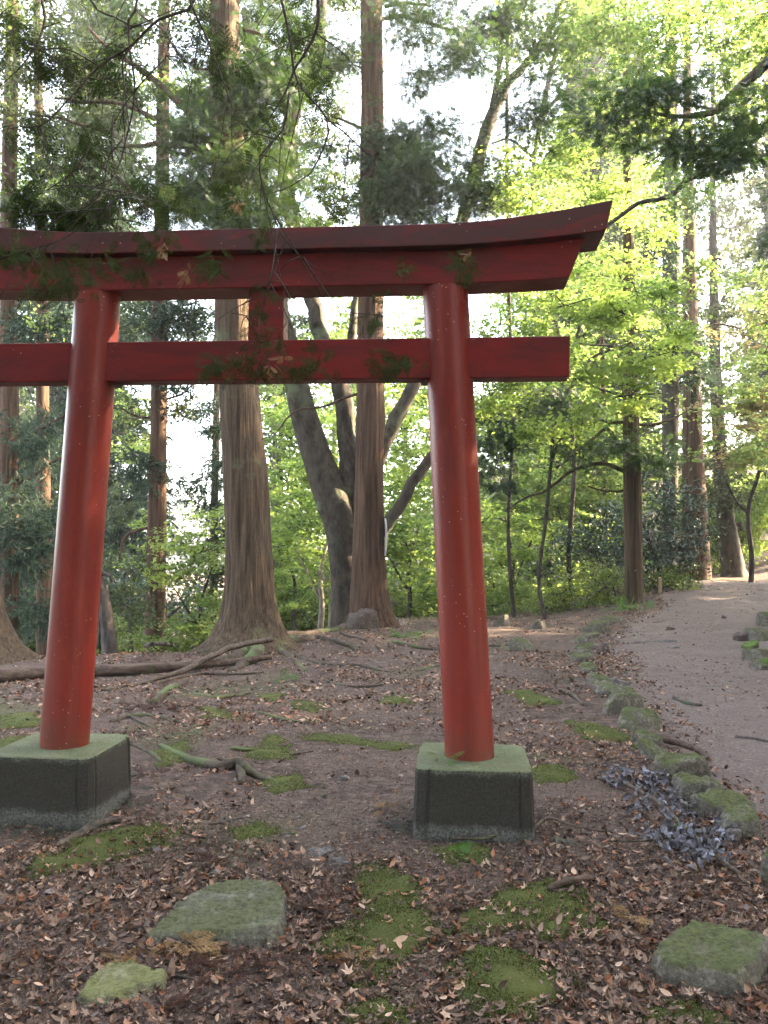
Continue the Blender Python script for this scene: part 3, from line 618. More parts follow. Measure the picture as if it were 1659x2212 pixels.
def base_of(px, py, D):
    p = at(px, py, D); return (p[0], p[1], float(gz(p[0], p[1])))
def tree(name, label, cat, base, path, D, mat, crowns=(), branches=(), flare=None, amp=.06, sides=20, group=None, seed=0, toground=True, step=.15, bmat=None, twigmat='twig', roots=()):
    t = empty(name, base, label, cat, group); trunk(path, D, mat, t, sides, 'trunk', amp, flare, step, seed, toground)
    limbs(branches, D, bmat or mat, t, seed=seed)
    tw = Acc()
    for (kind, mt, blobs, size) in crowns: crown_part(blobs, kind, 'crown', size, t, M[mt], tw)
    for k, rt in enumerate(roots):
        P = []; W = []
        for q in rt: g_ = gp(q[0], q[1]); P.append((g_[0], g_[1], g_[2] + (q[3] if len(q) > 3 else 0))); W.append(q[2] / 2 * g_[1] / FPX)
        mesh('root', *tube(P, W, 10, .06, .15, 4, 2, 40 + k, None, .02), M['root'], t, True)
    return t
# ------------------------------------------------------------------ trees one can tell apart
FL = lambda h, A, *ph: (h, A, [R(p) for p in ph])
tree('cedar_tree', 'big ridged brown cedar with spreading roots, nearest trunk between the gate pillars', 'tree', base_of(540, 1400, 12.3),
     [(540, 1412, 150), (540, 1385, 122), (540, 1340, 108), (539, 1290, 101), (537, 1200, 97), (530, 1050, 92), (520, 900, 87), (512, 780, 81), (503, 650, 76), (495, 400, 70), (488, 200, 68), (486, 0, 64), (484, -400, 50), (482, -1200, 12)],
     12.3, 'cedar', [('hinoki', 'hinoki', rc(360, 150, 660, 480, 12.6, 20, 50, .34), .6), ('hinoki', 'hinoki', [(415, 315, 60, 32, 12, .5), (560, 425, 60, 62, 12, .9), (580, 185, 44, 50, 12.2, .6), (425, 435, 60, 36, 12, .6), (520, 480, 44, 40, 11.9, .8), (600, 340, 54, 50, 12.3, .6), (450, 160, 60, 40, 12.6, .4), (440, -60, 240, 120, 12.5, .35), (560, -300, 260, 160, 12.5, .4)], .62)],
     [[(478, 272, 20), (440, 262, 16), (400, 235, 15), (350, 190, 14), (300, 150, 12), (240, 110, 9), (190, 60, 6)],
      [(478, 305, 12), (420, 294, 11), (350, 262, 11), (280, 230, 10), (200, 220, 8), (120, 212, 5)], [(480, 330, 10), (430, 325, 9), (390, 318, 10), (350, 308, 11), (310, 316, 10), (278, 315, 9), (238, 291, 9), (196, 275, 8), (119, 254, 6), (61, 246, 4)], [(475, 380, 7), (420, 400, 6), (380, 396, 5), (330, 420, 4)], [(478, 150, 8), (430, 150, 7), (380, 110, 6), (350, 60, 5), (300, 30, 4)],
      [(508, 60, 8), (560, 75, 8), (610, 105, 6), (650, 118, 4)], [(512, 580, 9), (470, 590, 8), (420, 610, 6), (370, 640, 5), (330, 650, 3)]],
     flare=FL(.4, 1.5, 20, 85, 150, 205, 262, 320), amp=.08, sides=112, seed=3, step=.05,
     roots=[[(590, 1392, 34), (640, 1386, 24), (690, 1380, 17), (740, 1392, 12), (790, 1412, 8)], [(560, 1408, 40, .04), (548, 1425, 30, .03), (520, 1440, 24), (495, 1452, 14)], [(575, 1400, 30, .03), (610, 1412, 20), (640, 1430, 12), (660, 1450, 6)],
            [(500, 1398, 34), (465, 1408, 24), (430, 1414, 14)], [(530, 1412, 30, .03), (505, 1420, 20), (470, 1426, 12), (440, 1440, 7)], [(590, 1385, 30), (650, 1372, 18), (720, 1362, 12), (760, 1358, 6)]])
tree('cedar_tree', 'straight reddish brown cedar with a split base, standing in front of the forked tree', 'tree', base_of(800, 1345, 15.9),
     [(800, 1352, 88), (799, 1320, 80), (797, 1250, 72), (796, 1150, 66), (797, 1050, 62), (800, 900, 60), (800, 700, 56), (802, 500, 52), (804, 250, 50), (803, 0, 48), (803, -500, 36), (803, -1300, 8)],
     15.9, 'cedar_red', [('hinoki', 'hinoki', rc(830, 0, 1060, 470, 15.6, 20, 52, .2) + rc(840, 330, 1030, 480, 15.4, 9, 56, .3), .62), ('hinoki', 'hinoki', [(870, 60, 50, 46, 15.5, .5), (880, 180, 46, 26, 15.5, .5), (870, 310, 80, 40, 15.5, .22), (920, 430, 96, 60, 15.3, .3), (860, 420, 50, 50, 15, .25), (960, 270, 70, 36, 15.5, .16), (730, 100, 60, 40, 15.5, .5), (720, 300, 44, 50, 15.5, .4), (800, -120, 160, 100, 15.6, .4)], .62)],
     [[(825, 345, 9), (850, 330, 9), (880, 312, 8), (930, 310, 5)], [(824, 42, 8), (860, 36, 8), (920, 50, 7), (985, 68, 5)], [(790, 280, 7), (740, 262, 6), (700, 240, 4)], [(826, 395, 8), (870, 430, 8), (920, 470, 7), (960, 500, 4)],
      [(825, 870, 7), (790, 852, 6), (740, 862, 6), (690, 880, 5), (640, 885, 4), (600, 930, 3)], [(815, 880, 6), (790, 970, 5), (770, 975, 4), (740, 920, 3)], [(830, 15, 9), (870, 5, 8), (930, 12, 6)]],
     flare=FL(.3, .8, 10, 70, 140, 215, 280, 330), amp=.07, sides=80, seed=9, step=.06)
tc = [o for o in COL.objects if o.name.startswith('cedar_tree')][-1]
mesh('trunk', *tube([at(822, 1352, 15.9), at(820, 1290, 15.9), at(815, 1200, 15.95), at(812, 1080, 16), at(806, 960, 16.05)], [.20, .15, .12, .09, .05], 24, .08, .08, 1, 2, 4), M['cedar_red'], tc, True)
tree('forked_tree', 'grey broadleaf tree forking into several thick leaning stems behind the middle cedar', 'tree', base_of(745, 1355, 17),
     [(750, 1356, 66), (746, 1300, 60), (742, 1220, 60), (735, 1140, 68), (722, 1085, 80), (700, 1030, 72), (677, 960, 62), (655, 890, 58), (638, 820, 52), (620, 740, 46), (600, 660, 40), (580, 540, 34), (552, 300, 26), (530, 60, 16)],
     17, 'grey', [('broad', 'broad', rc(520, -60, 780, 300, 17, 17, 42, .42) + rc(540, 300, 780, 480, 17.4, 9, 40, .45), .75), ('hinoki', 'hinoki', [(640, 60, 80, 70, 16.5, .7), (700, 150, 60, 60, 16.8, .5), (560, 40, 50, 50, 16.6, .5), (690, 400, 50, 40, 16.8, .5), (620, 150, 60, 60, 16.2, .5)], .65),
                  ('maple', 'maple', [(730, 460, 50, 30, 16.5, .5), (700, 540, 60, 40, 16.5, .4), (1020, 410, 70, 50, 16.2, .4), (960, 500, 60, 30, 16, .3)], 1.0)],
     [[(738, 1090, 44), (752, 1040, 42), (750, 960, 44), (742, 870, 42), (722, 790, 38), (692, 725, 36), (675, 650, 34), (648, 540, 34), (624, 440, 36), (618, 330, 36), (634, 240, 34), (672, 160, 30), (690, 60, 28), (696, -60, 22)], [(630, 270, 26), (612, 210, 24), (580, 150, 22), (545, 90, 20), (528, 20, 14)],
      [(760, 1120, 34), (790, 1040, 34), (830, 960, 34), (868, 880, 32), (902, 815, 30), (945, 720, 30), (975, 600, 30), (1000, 480, 31), (1028, 360, 30), (1056, 270, 28), (1088, 190, 24), (1125, 150, 18), (1190, 60, 14), (1230, -30, 8)], [(1058, 262, 14), (1066, 200, 12), (1084, 120, 12), (1080, 20, 8)],
      [(770, 1200, 30), (815, 1160, 28), (850, 1115, 27), (890, 1045, 26), (932, 990, 24), (985, 930, 22), (1035, 905, 20), (1052, 882, 18), (1044, 858, 18)], [(1052, 862, 9), (1090, 852, 9), (1135, 825, 7), (1180, 800, 5)],
      [(755, 760, 20), (760, 700, 18), (768, 650, 16), (790, 560, 10)]],
     flare=FL(.3, .5, 30, 110, 200, 290), amp=.05, sides=28, seed=14)
tree('cedar_tree', 'slender dark cedar with orange sunlit foot, left of the big ridged cedar', 'tree', base_of(335, 1450, 15.5),
     [(335, 1450, 46), (336, 1300, 42), (340, 1100, 38), (343, 900, 36), (345, 650, 33), (350, 450, 30), (352, 200, 27), (355, 0, 24), (355, -600, 8)], 15.5, 'cedar_red',
     [('broad', 'broad', rc(140, -40, 460, 470, 15, 11, 36, .35) + rc(250, 640, 350, 760, 15.5, 3, 30, .35), .8), ('maple', 'maple', rc(330, 120, 440, 300, 15.8, 5, 44, .6), 1.0), ('broad', 'broad', [(200, 60, 100, 55, 15, .5), (250, 190, 90, 60, 15, .4), (330, 400, 80, 50, 15.2, .5), (320, 90, 60, 60, 15, .4), (400, 870, 36, 40, 15.5, .5), (290, 900, 44, 70, 15.8, .5)], .8),
      ('sugi', 'sugi', [(345, 700, 56, 46, 15.3, .6), (420, 690, 40, 26, 15.4, .5), (300, 1010, 50, 50, 15.4, .35), (410, 800, 60, 40, 15.2, .5)], .8)],
     [[(345, 640, 7), (380, 660, 6), (430, 650, 4)], [(340, 1140, 7), (300, 1145, 7), (268, 1165, 7), (260, 1215, 6)], [(345, 870, 6), (390, 850, 5), (430, 820, 3)], [(346, 905, 6), (300, 900, 6), (260, 880, 4)]], amp=.06, seed=18, sides=28)
tree('cedar_tree', 'leftmost tall cedar with a thick sunlit reddish trunk at the left edge', 'tree', base_of(25, 1450, 14),
     [(22, 1450, 46), (20, 1250, 42), (20, 1000, 40), (20, 850, 38), (18, 650, 36), (20, 400, 34), (24, 200, 30), (28, 0, 28), (30, -600, 8)], 14, 'cedar_red',
     [('broad', 'broad', rc(-40, 0, 220, 480, 13.6, 11, 36, .35), .75), ('broad', 'broad', [(40, 60, 80, 60, 13.5, .5), (30, 230, 70, 50, 13.5, .4), (110, 330, 70, 50, 13.5, .5), (160, 180, 70, 60, 13.8, .5), (130, 420, 60, 40, 13.8, .6)], .8),
      ('sugi', 'sugi', [(50, 1180, 70, 60, 13.5, .9), (40, 1080, 50, 40, 13.6, .5), (80, 960, 40, 50, 13.8, .4), (70, 720, 50, 40, 13.6, .4), (100, 1320, 60, 50, 14, .4)], .75)],
     [[(30, 970, 9), (70, 940, 8), (120, 905, 6), (160, 890, 4)], [(25, 1040, 8), (60, 1035, 8), (110, 1000, 6), (150, 985, 4)], [(30, 920, 7), (-10, 930, 6), (-50, 935, 5)]], amp=.06, seed=21, sides=28)
tree('cedar_tree', 'narrow cedar with orange patches of sun just left of the left gate pillar', 'tree', base_of(95, 1450, 16.5),
     [(95, 1450, 34), (95, 1200, 32), (92, 900, 28), (90, 600, 25), (85, 300, 20), (80, 0, 16), (78, -400, 6)], 16.5, 'cedar_red',
     [('sugi', 'sugi', rc(0, 640, 140, 1340, 16.5, 7, 34, .35), .85), ('maple', 'maple', [(60, 400, 70, 70, 15.5, .8), (90, 690, 40, 40, 16, .6), (120, 560, 50, 40, 16, .4)], 1.0), ('sugi', 'sugi', [(110, 900, 50, 40, 16, .4), (130, 1150, 40, 60, 16, .5)], .8)], amp=.06, seed=24, sides=24)
tree('pine_tree', 'thick flaring tree base leaning out of the left edge behind the fallen log', 'tree', base_of(-25, 1450, 10.9),
     [(-15, 1448, 150), (-22, 1405, 112), (-32, 1340, 84), (-40, 1250, 74), (-44, 1000, 70), (-48, 600, 64), (-52, 0, 56), (-56, -800, 16)], 10.9, 'cedar',
     [('broad', 'broad', [(-60, 60, 120, 100, 10.9, .6), (-60, 420, 80, 80, 10.9, .6)], .8)], flare=FL(.3, .9, 20, 100, 170, 250, 320), amp=.08, sides=48, seed=27, step=.08)
tree('broken_tree', 'short bent dark trunk leaning out from behind the foot of the left gate pillar', 'tree', base_of(240, 1430, 13),
     [(240, 1440, 36), (234, 1370, 32), (226, 1310, 27), (218, 1262, 24), (206, 1225, 20), (190, 1190, 14)], 13, 'dark', [('broad', 'broad', [(270, 1240, 46, 44, 13.4, .8), (290, 1320, 44, 44, 13.6, .6)], .7)],
     [[(212, 1245, 9), (228, 1236, 9), (240, 1243, 8), (242, 1258, 6)], [(215, 1300, 8), (214, 1400, 8)]], amp=.08, seed=29)
tree('cedar_tree', 'thin distant cedar close to the left side of the big ridged cedar', 'tree', base_of(462, 1380, 21), [(462, 1400, 18), (462, 1200, 16), (465, 1000, 16), (468, 850, 14), (470, 600, 12), (470, 200, 7)], 21, 'cedar_red',
     [('broad', 'broad', rc(380, 640, 480, 860, 21, 6, 36, .5) + rc(400, 1180, 490, 1340, 20, 6, 36, .6), 1.0), ('sugi', 'sugi', [(450, 900, 44, 44, 20.5, .6), (440, 1060, 40, 60, 20.5, .55), (480, 1010, 24, 60, 20.5, .6), (440, 760, 60, 40, 20.5, .6), (400, 560, 60, 40, 21, .3), (475, 1160, 20, 30, 21, .5)], .9)], [[(465, 1190, 8), (485, 1185, 8), (500, 1200, 6)]], seed=31)
tree('lone_cedar', 'straight grey trunk with a sunlit right flank where the stone edging meets the path', 'tree', base_of(1369, 1302, 17.5),
     [(1370, 1308, 46), (1369, 1290, 41), (1368, 1200, 39), (1366, 1050, 37), (1363, 920, 35), (1360, 700, 28), (1358, 560, 24), (1355, 300, 18), (1350, 0, 10)], 17.5, 'cedar',
     [('hinoki', 'hinoki', [(1400, 990, 50, 30, 17, .4), (1210, 880, 70, 36, 16.5, .8), (1150, 870, 50, 36, 16.6, .8), (1330, 960, 40, 26, 17, .4), (1260, 990, 60, 26, 16.6, .25)], .7)],
     [[(1358, 1030, 10), (1330, 1008, 10), (1290, 1000, 10), (1240, 1015, 8), (1190, 1050, 6), (1120, 1085, 5), (1090, 1105, 3)], [(1358, 990, 11), (1335, 960, 10), (1315, 925, 10), (1290, 940, 8), (1250, 975, 6), (1200, 1010, 4)], [(1375, 918, 7), (1410, 920, 7), (1450, 905, 5), (1480, 890, 3)],
      [(1355, 912, 8), (1320, 912, 7), (1290, 905, 5)], [(1350, 1060, 5), (1310, 1060, 5), (1270, 1050, 3)]], amp=.05, seed=34, sides=36, flare=FL(.2, .4, 0, 120, 240))
tree('cedar_tree', 'tall pale grey trunk left of the reddish one, above the dark shrub on the right', 'tree', base_of(1447, 1290, 22),
     [(1447, 1300, 22), (1447, 1150, 26), (1448, 980, 34), (1448, 700, 38), (1450, 500, 34), (1450, 250, 28), (1448, 0, 20), (1448, -300, 8)], 22, 'grey',
     [('sugi', 'sugi', [(1420, 560, 60, 40, 21, .4), (1440, 740, 50, 50, 21, .6), (1470, 430, 60, 60, 21, .4), (1430, 640, 50, 30, 21, .6), (1420, 1000, 50, 30, 21, .4)], .95), ('maple', 'maple_y', [(1400, 480, 60, 50, 20.5, .5), (1370, 400, 60, 60, 20, .5)], 1.3)],
     [[(1450, 900, 10), (1420, 885, 8), (1390, 880, 6)]], seed=36, amp=.05)
tree('cedar_tree', 'tall reddish cedar right of the pale grey trunk, its dark base behind the shrub', 'tree', base_of(1503, 1285, 23),
     [(1505, 1290, 70), (1503, 1220, 60), (1500, 1100, 52), (1496, 950, 44), (1494, 800, 38), (1490, 650, 30), (1488, 450, 26), (1485, 200, 18), (1485, -200, 6)], 23, 'cedar_red',
     [('maple', 'maple_y', rc(1500, 580, 1680, 1000, 20, 12, 50, .4), 1.2), ('sugi', 'sugi', [(1520, 780, 30, 60, 22, .35), (1490, 830, 50, 30, 22, .4), (1520, 330, 70, 50, 22, .4)], .95), ('maple', 'autumn', [(1600, 720, 70, 60, 21, .25), (1590, 900, 90, 40, 20, .4), (1560, 870, 60, 30, 20, .35)], 1.2)],  # maple_y tint stands in for golden glow here
     [[(1500, 590, 7), (1530, 560, 6), (1560, 560, 5)], [(1510, 720, 7), (1550, 700, 6), (1600, 710, 4)]], seed=38, amp=.06, sides=28)
tree('cedar_tree', 'leaning mossy trunk with torn lower bark behind the top of the path', 'tree', base_of(1590, 1272, 25),
     [(1596, 1276, 66), (1586, 1230, 48), (1576, 1170, 42), (1566, 1100, 36), (1556, 1000, 31), (1546, 800, 24), (1540, 500, 16), (1540, 100, 6)], 25, 'grey',
     [('broad', 'broad', [(1540, 1080, 50, 50, 24.5, .5), (1600, 1050, 50, 60, 24.5, .35), (1560, 650, 60, 50, 24, .25), (1600, 600, 60, 30, 24, .3)], 1.0)], [[(1582, 1140, 12), (1600, 1130, 12), (1604, 1145, 11)]], seed=40, amp=.08, flare=FL(.5, .8, 30, 150, 260))
tree('young_tree', 'thin crooked sapling with one forked stem at the top right of the path', 'tree', base_of(1622, 1262, 21),
     [(1622, 1266, 11), (1624, 1200, 11), (1616, 1130, 10), (1620, 1080, 9), (1634, 1040, 8), (1650, 980, 7), (1670, 900, 5)], 21, 'dark',
     [('maple', 'autumn', [(1620, 1000, 60, 30, 20.5, .5), (1570, 990, 50, 26, 20.5, .5), (1640, 930, 50, 26, 20.5, .5), (1640, 860, 60, 30, 20, .5)], 1.0)], [[(1617, 1110, 8), (1596, 1090, 6), (1580, 1060, 5), (1560, 1020, 3)]], seed=42, sides=10)
tree('slim_tree', 'slim straight brown trunk rising behind the dark shrub left of the lone grey trunk', 'tree', base_of(1307, 1250, 26), [(1308, 1300, 16), (1308, 1200, 15), (1306, 1050, 14), (1304, 900, 12), (1300, 700, 9), (1300, 500, 5)], 26, 'cedar_red',
     [('maple', 'maple_y', [(1300, 640, 60, 50, 25, .5), (1260, 560, 60, 50, 25, .4)], 1.4)], seed=44, sides=12)
tree('leaning_tree', 'upper of two slanting mossy trunks behind the dark shrub', 'tree', base_of(1330, 1190, 28), [(1330, 1160, 24), (1300, 1120, 24), (1262, 1085, 22), (1225, 1040, 20), (1180, 990, 18), (1120, 930, 14), (1060, 880, 8)], 28, 'grey', [('maple', 'maple_y', [(1130, 960, 80, 50, 27, .5), (1060, 900, 60, 50, 27, .4)], 1.4)], seed=46, toground=False)
tree('leaning_tree', 'lower of two slanting mossy trunks behind the dark shrub', 'tree', base_of(1290, 1190, 26.5), [(1300, 1210, 20), (1270, 1165, 20), (1238, 1120, 20), (1200, 1080, 17), (1160, 1040, 12)], 26.5, 'grey', [('maple', 'maple', [(1150, 1060, 60, 40, 26, .5)], 1.3)], seed=47, toground=False)
# off to the sides, reaching into the picture with their boughs
tree('hinoki_cypress', 'cypress whose dark drooping bough enters at the upper right edge', 'tree', (6.6, 10.2, float(gz(6.6, 10.2))),
     [(1960, 1500, 100), (1960, 800, 80), (1950, 0, 60), (1950, -900, 12)], 10.2, 'cedar',
     [('hinoki', 'hinoki', [(1400, 225, 90, 44, 9.2, .55), (1490, 300, 90, 44, 9.3, .5), (1320, 260, 50, 50, 9.1, .4), (1600, 260, 70, 60, 9.5, .5), (1440, 170, 60, 36, 9.2, .4), (1560, 340, 60, 60, 9.4, .4), (1830, 60, 200, 160, 10, .7), (1840, 500, 160, 200, 10, .6)], .52)],
     [[(1950, 60, 40), (1800, 90, 30), (1700, 115, 26), (1655, 140, 24), (1600, 185, 21), (1545, 238, 17), (1480, 255, 11), (1420, 250, 8), (1360, 225, 5)], [(1545, 238, 9), (1500, 225, 6), (1450, 215, 4)], [(1480, 255, 8), (1455, 300, 5), (1420, 340, 4), (1380, 360, 2)]], seed=50, sides=32)
tree('oak_tree', 'broadleaf tree whose long bare bough points at the upturned tip of the gate', 'tree', (8.8, 13.5, float(gz(8.8, 13.5))),
     [(2030, 1400, 70), (2030, 700, 60), (2010, 200, 40), (2000, -400, 12)], 13.5, 'grey',
     [('maple', 'maple_y', [(1540, 330, 70, 50, 13, .4), (1470, 400, 50, 36, 12.8, .4), (1620, 330, 80, 60, 13, .4), (1400, 330, 60, 40, 12.8, .4), (1850, 300, 160, 200, 13, .6)], 1.0)],
     [[(2010, 250, 30), (1800, 300, 22), (1620, 345, 14), (1550, 368, 12), (1490, 385, 12), (1440, 430, 11), (1380, 440, 10), (1330, 475, 9), (1290, 505, 7), (1250, 540, 5)], [(1500, 380, 7), (1520, 350, 5), (1560, 320, 4)], [(1600, 350, 8), (1570, 375, 5), (1530, 378, 4)]], seed=52)
tree('maple_tree', 'maple spreading bright green layered leaves to the right of the gate', 'tree', base_of(1180, 1330, 19),
     [(1178, 1345, 9), (1164, 1250, 8), (1178, 1130, 8), (1190, 1000, 8), (1200, 900, 9), (1230, 780, 7), (1260, 680, 5)], 17, 'dark',
     [('maple', 'maple', rc(1030, 620, 1500, 880, 15, 14, 50, .6), .95), ('maple', 'maple', [(1120, 700, 90, 36, 14, .9), (1060, 740, 60, 40, 14, .7), (1220, 660, 90, 40, 14, .8), (1350, 680, 120, 36, 14, 1.), (1430, 640, 70, 26, 14, .9), (1290, 790, 90, 40, 14, .9), (1400, 770, 90, 40, 14, .8), (1350, 860, 90, 36, 14, .9), (1450, 720, 60, 36, 14, .6), (1180, 800, 60, 40, 14.3, .5), (1260, 900, 50, 22, 14, .7), (1100, 800, 60, 30, 14.3, .6), (1160, 930, 50, 24, 14.5, .7), (1260, 570, 80, 40, 14.5, .5)], .95),
      ('hinoki', 'sugi', [(1200, 870, 56, 36, 15, 1.0), (1090, 930, 60, 50, 16, 1.), (1070, 1010, 44, 60, 16.2, .8)], .7)],
     [[(1200, 900, 8), (1240, 820, 7), (1300, 760, 6), (1400, 750, 5), (1480, 730, 3)], [(1190, 1000, 8), (1240, 900, 6), (1330, 860, 5), (1430, 850, 3)], [(1215, 830, 7), (1160, 760, 6), (1100, 730, 4), (1040, 740, 3)], [(1240, 740, 6), (1300, 745, 5), (1380, 752, 5), (1460, 740, 4), (1540, 720, 2)], [(1240, 812, 5), (1300, 840, 5), (1360, 856, 4), (1420, 860, 2)]], seed=54, sides=10)
tree('maple_tree', 'tall maple filling the upper right with yellow green leaves above the gate', 'tree', base_of(1240, 1300, 21),
     [(1240, 1310, 12), (1228, 1200, 11), (1240, 1000, 10), (1216, 800, 10), (1180, 560, 10), (1150, 400, 10), (1180, 200, 12), (1220, 40, 8)], 20, 'dark',
     [('maple', 'maple_y', rc(1080, -40, 1659, 360, 17.5, 14, 50, .45), 1.15), ('maple', 'maple', rc(1060, 250, 1480, 620, 16.5, 13, 50, .55), 1.05), ('maple', 'maple_y', [(1200, 90, 90, 60, 16, .8), (1310, 60, 90, 60, 16, .8), (1400, 110, 90, 60, 16, .7), (1520, 60, 90, 60, 16, .7), (1610, 80, 70, 80, 16, .7), (1290, 200, 60, 40, 16, .5), (1250, 350, 70, 50, 16, .6), (1560, 170, 60, 40, 16, .5)], 1.1),
      ('maple', 'maple', [(1150, 430, 80, 46, 15, .7), (1200, 320, 60, 50, 15.5, .6), (1340, 420, 60, 50, 16, .5), (1100, 380, 50, 50, 15, .6), (1240, 470, 70, 30, 15, .6), (1330, 560, 60, 40, 15.5, .5), (1400, 60, 120, 60, 15, .4), (1560, -60, 200, 80, 16, .5), (1280, -60, 160, 60, 16, .6)], 1.05)],
     [[(1150, 400, 9), (1180, 370, 7), (1230, 385, 5), (1260, 400, 3)], [(1160, 420, 10), (1120, 400, 8), (1080, 410, 6), (1050, 425, 4)], [(1170, 260, 9), (1200, 215, 8), (1250, 180, 7), (1330, 95, 6), (1380, 85, 4)], [(1150, 340, 7), (1130, 320, 6), (1100, 300, 6), (1060, 310, 3)]], seed=56, sides=12)
tree('dark_conifer', 'conifer with a dense dark drooping clump above the right end of the gate', 'tree', base_of(1110, 1340, 24),
     [(1112, 1360, 9), (1098, 1150, 8), (1108, 900, 8), (1098, 600, 8), (1095, 300, 8), (1095, 100, 8), (1090, -200, 5)], 18, 'dark',
     [('hinoki', 'hinoki', [(1100, 50, 66, 66, 15, .6), (1150, 120, 64, 56, 15, .65), (1180, 200, 56, 56, 15, .7), (1170, 260, 50, 40, 15, .5), (1120, 240, 26, 36, 15, .5), (1060, 60, 36, 60, 15, .7), (1200, 40, 60, 40, 15, .6)], .62), ('broad', 'maple_y', [(1085, 130, 30, 46, 14.5, .9)], .6)], seed=58, toground=True, sides=10)
# understory: each sapling its own thing
def sapling(px, py, D, wpx, bend, crowns, label, mat='pale', h=250, name='maple_sapling'):
    tree(name, label, 'young tree', base_of(px, py, D), [(px, py, wpx), (px + bend * .2, py - h * .3, wpx * .95), (px + bend * .1, py - h * .6, wpx * .75), (px + bend, py - h, wpx * .4)], D, mat, crowns, [[(px + bend * .2, py - h * .35, wpx * .6), (px - bend, py - h * .6, wpx * .45), (px - bend * 2, py - h * .8, wpx * .25)]], sides=10, seed=int(px), amp=.05)
sapling(690, 1385, 19, 13, 26, [('maple', 'maple', [(640, 1140, 66, 60, 19, .7), (700, 1220, 56, 60, 19.2, .6), (620, 1040, 60, 60, 19.5, .6), (660, 1290, 50, 40, 19.5, .5), (690, 1010, 56, 50, 20, .5)], 1.1)], 'pale slender sapling directly left of the forked tree')
sapling(716, 1380, 20.5, 17, 12, [('maple', 'maple', [(730, 1060, 60, 50, 21, .6), (600, 1180, 50, 70, 20.8, .7)], 1.2)], 'pale grey sapling touching the left side of the forked tree', h=220)
sapling(640, 1400, 22, 9, -30, [('maple', 'maple', [(620, 1290, 60, 50, 22, .7), (660, 960, 70, 50, 22, .5), (760, 950, 60, 70, 22, .5)], 1.25)], 'thin dark sapling between the big cedar and the pale saplings', 'dark', 230)
sapling(880, 1370, 21, 10, 30, [('maple', 'maple', rc(560, 880, 770, 1340, 22.5, 12, 50, .6), 1.2), ('maple', 'maple', [(880, 1180, 66, 70, 20.5, .8), (890, 1040, 50, 50, 21, .7), (920, 1280, 60, 50, 21, .6), (860, 950, 60, 50, 21, .6), (930, 920, 50, 60, 21, .5)], 1.15)], 'young maple whose leaves fill the gap left of the right gate pillar', 'dark')
sapling(1110, 1370, 20, 9, -20, [('maple', 'maple', rc(560, 650, 930, 900, 20, 16, 50, .5) + rc(820, 880, 940, 1330, 21.5, 8, 44, .6), 1.15), ('maple', 'maple', [(1080, 1120, 70, 50, 19.5, .6), (1150, 1190, 60, 40, 19.5, .5), (1090, 1230, 60, 40, 19.5, .6)], 1.1), ('maple', 'maple_y', [(1060, 1310, 60, 24, 19.3, .9), (1120, 1290, 50, 30, 19.4, .6)], 1.0)], 'thin sapling with sunlit yellow lower leaves right of the right gate pillar', 'dark', 260)  # low maple_y blobs: sunlight painted into the leaf colour
sapling(1230, 1330, 23, 10, -30, [('maple', 'maple', rc(1030, 880, 1250, 1300, 21.5, 16, 56, .6), 1.2), ('maple', 'maple_y', [(1180, 1120, 80, 50, 23, .5), (1240, 1160, 60, 40, 23, .5), (1120, 1020, 70, 60, 23, .5), (1230, 1050, 50, 40, 23.5, .4)], 1.3)], 'young tree of yellow green leaves behind the azalea bush', 'dark')
sapling(430, 1440, 14.5, 9, 30, [('maple', 'maple_y', rc(1100, 880, 1360, 1200, 24, 16, 56, .6), 1.3), ('maple', 'maple', [(440, 1190, 56, 44, 14.5, .8), (400, 1250, 66, 30, 14.3, .8), (450, 1280, 44, 40, 14.6, .7), (370, 1170, 30, 24, 14.2, .6), (350, 1235, 50, 22, 14.3, .7), (460, 1130, 36, 30, 14.8, .6)], .9), ('maple', 'maple_y', [(400, 1340, 56, 32, 14.2, 1.), (360, 1380, 50, 26, 14.2, .8), (440, 1370, 40, 30, 14.3, .7)], .9)], 'young maple with layered bright leaves just left of the big cedar', 'dark', 220)  # lowest blobs yellower: sunlight put into their leaf colour
sapling(280, 1440, 20, 10, 20, [('broad', 'broad', [(285, 1370, 46, 50, 20, .7), (300, 1200, 50, 40, 20, .6), (260, 1090, 44, 50, 20, .5), (300, 1290, 40, 44, 20, .7)], 1.1)], 'dark leaved young tree between the bent trunk and the slender dark cedar', 'dark')
sapling(60, 1450, 19, 10, -20, [('maple', 'maple', rc(230, 880, 320, 1380, 20.5, 7, 40, .45), 1.1), ('broad', 'broad', [(70, 1330, 60, 60, 19, .7), (140, 1380, 40, 50, 19, .5), (40, 900, 60, 60, 19, .3), (130, 1020, 40, 60, 19, .4)], 1.1)], 'bushy green young tree in the gap between the two left cedars', 'dark')

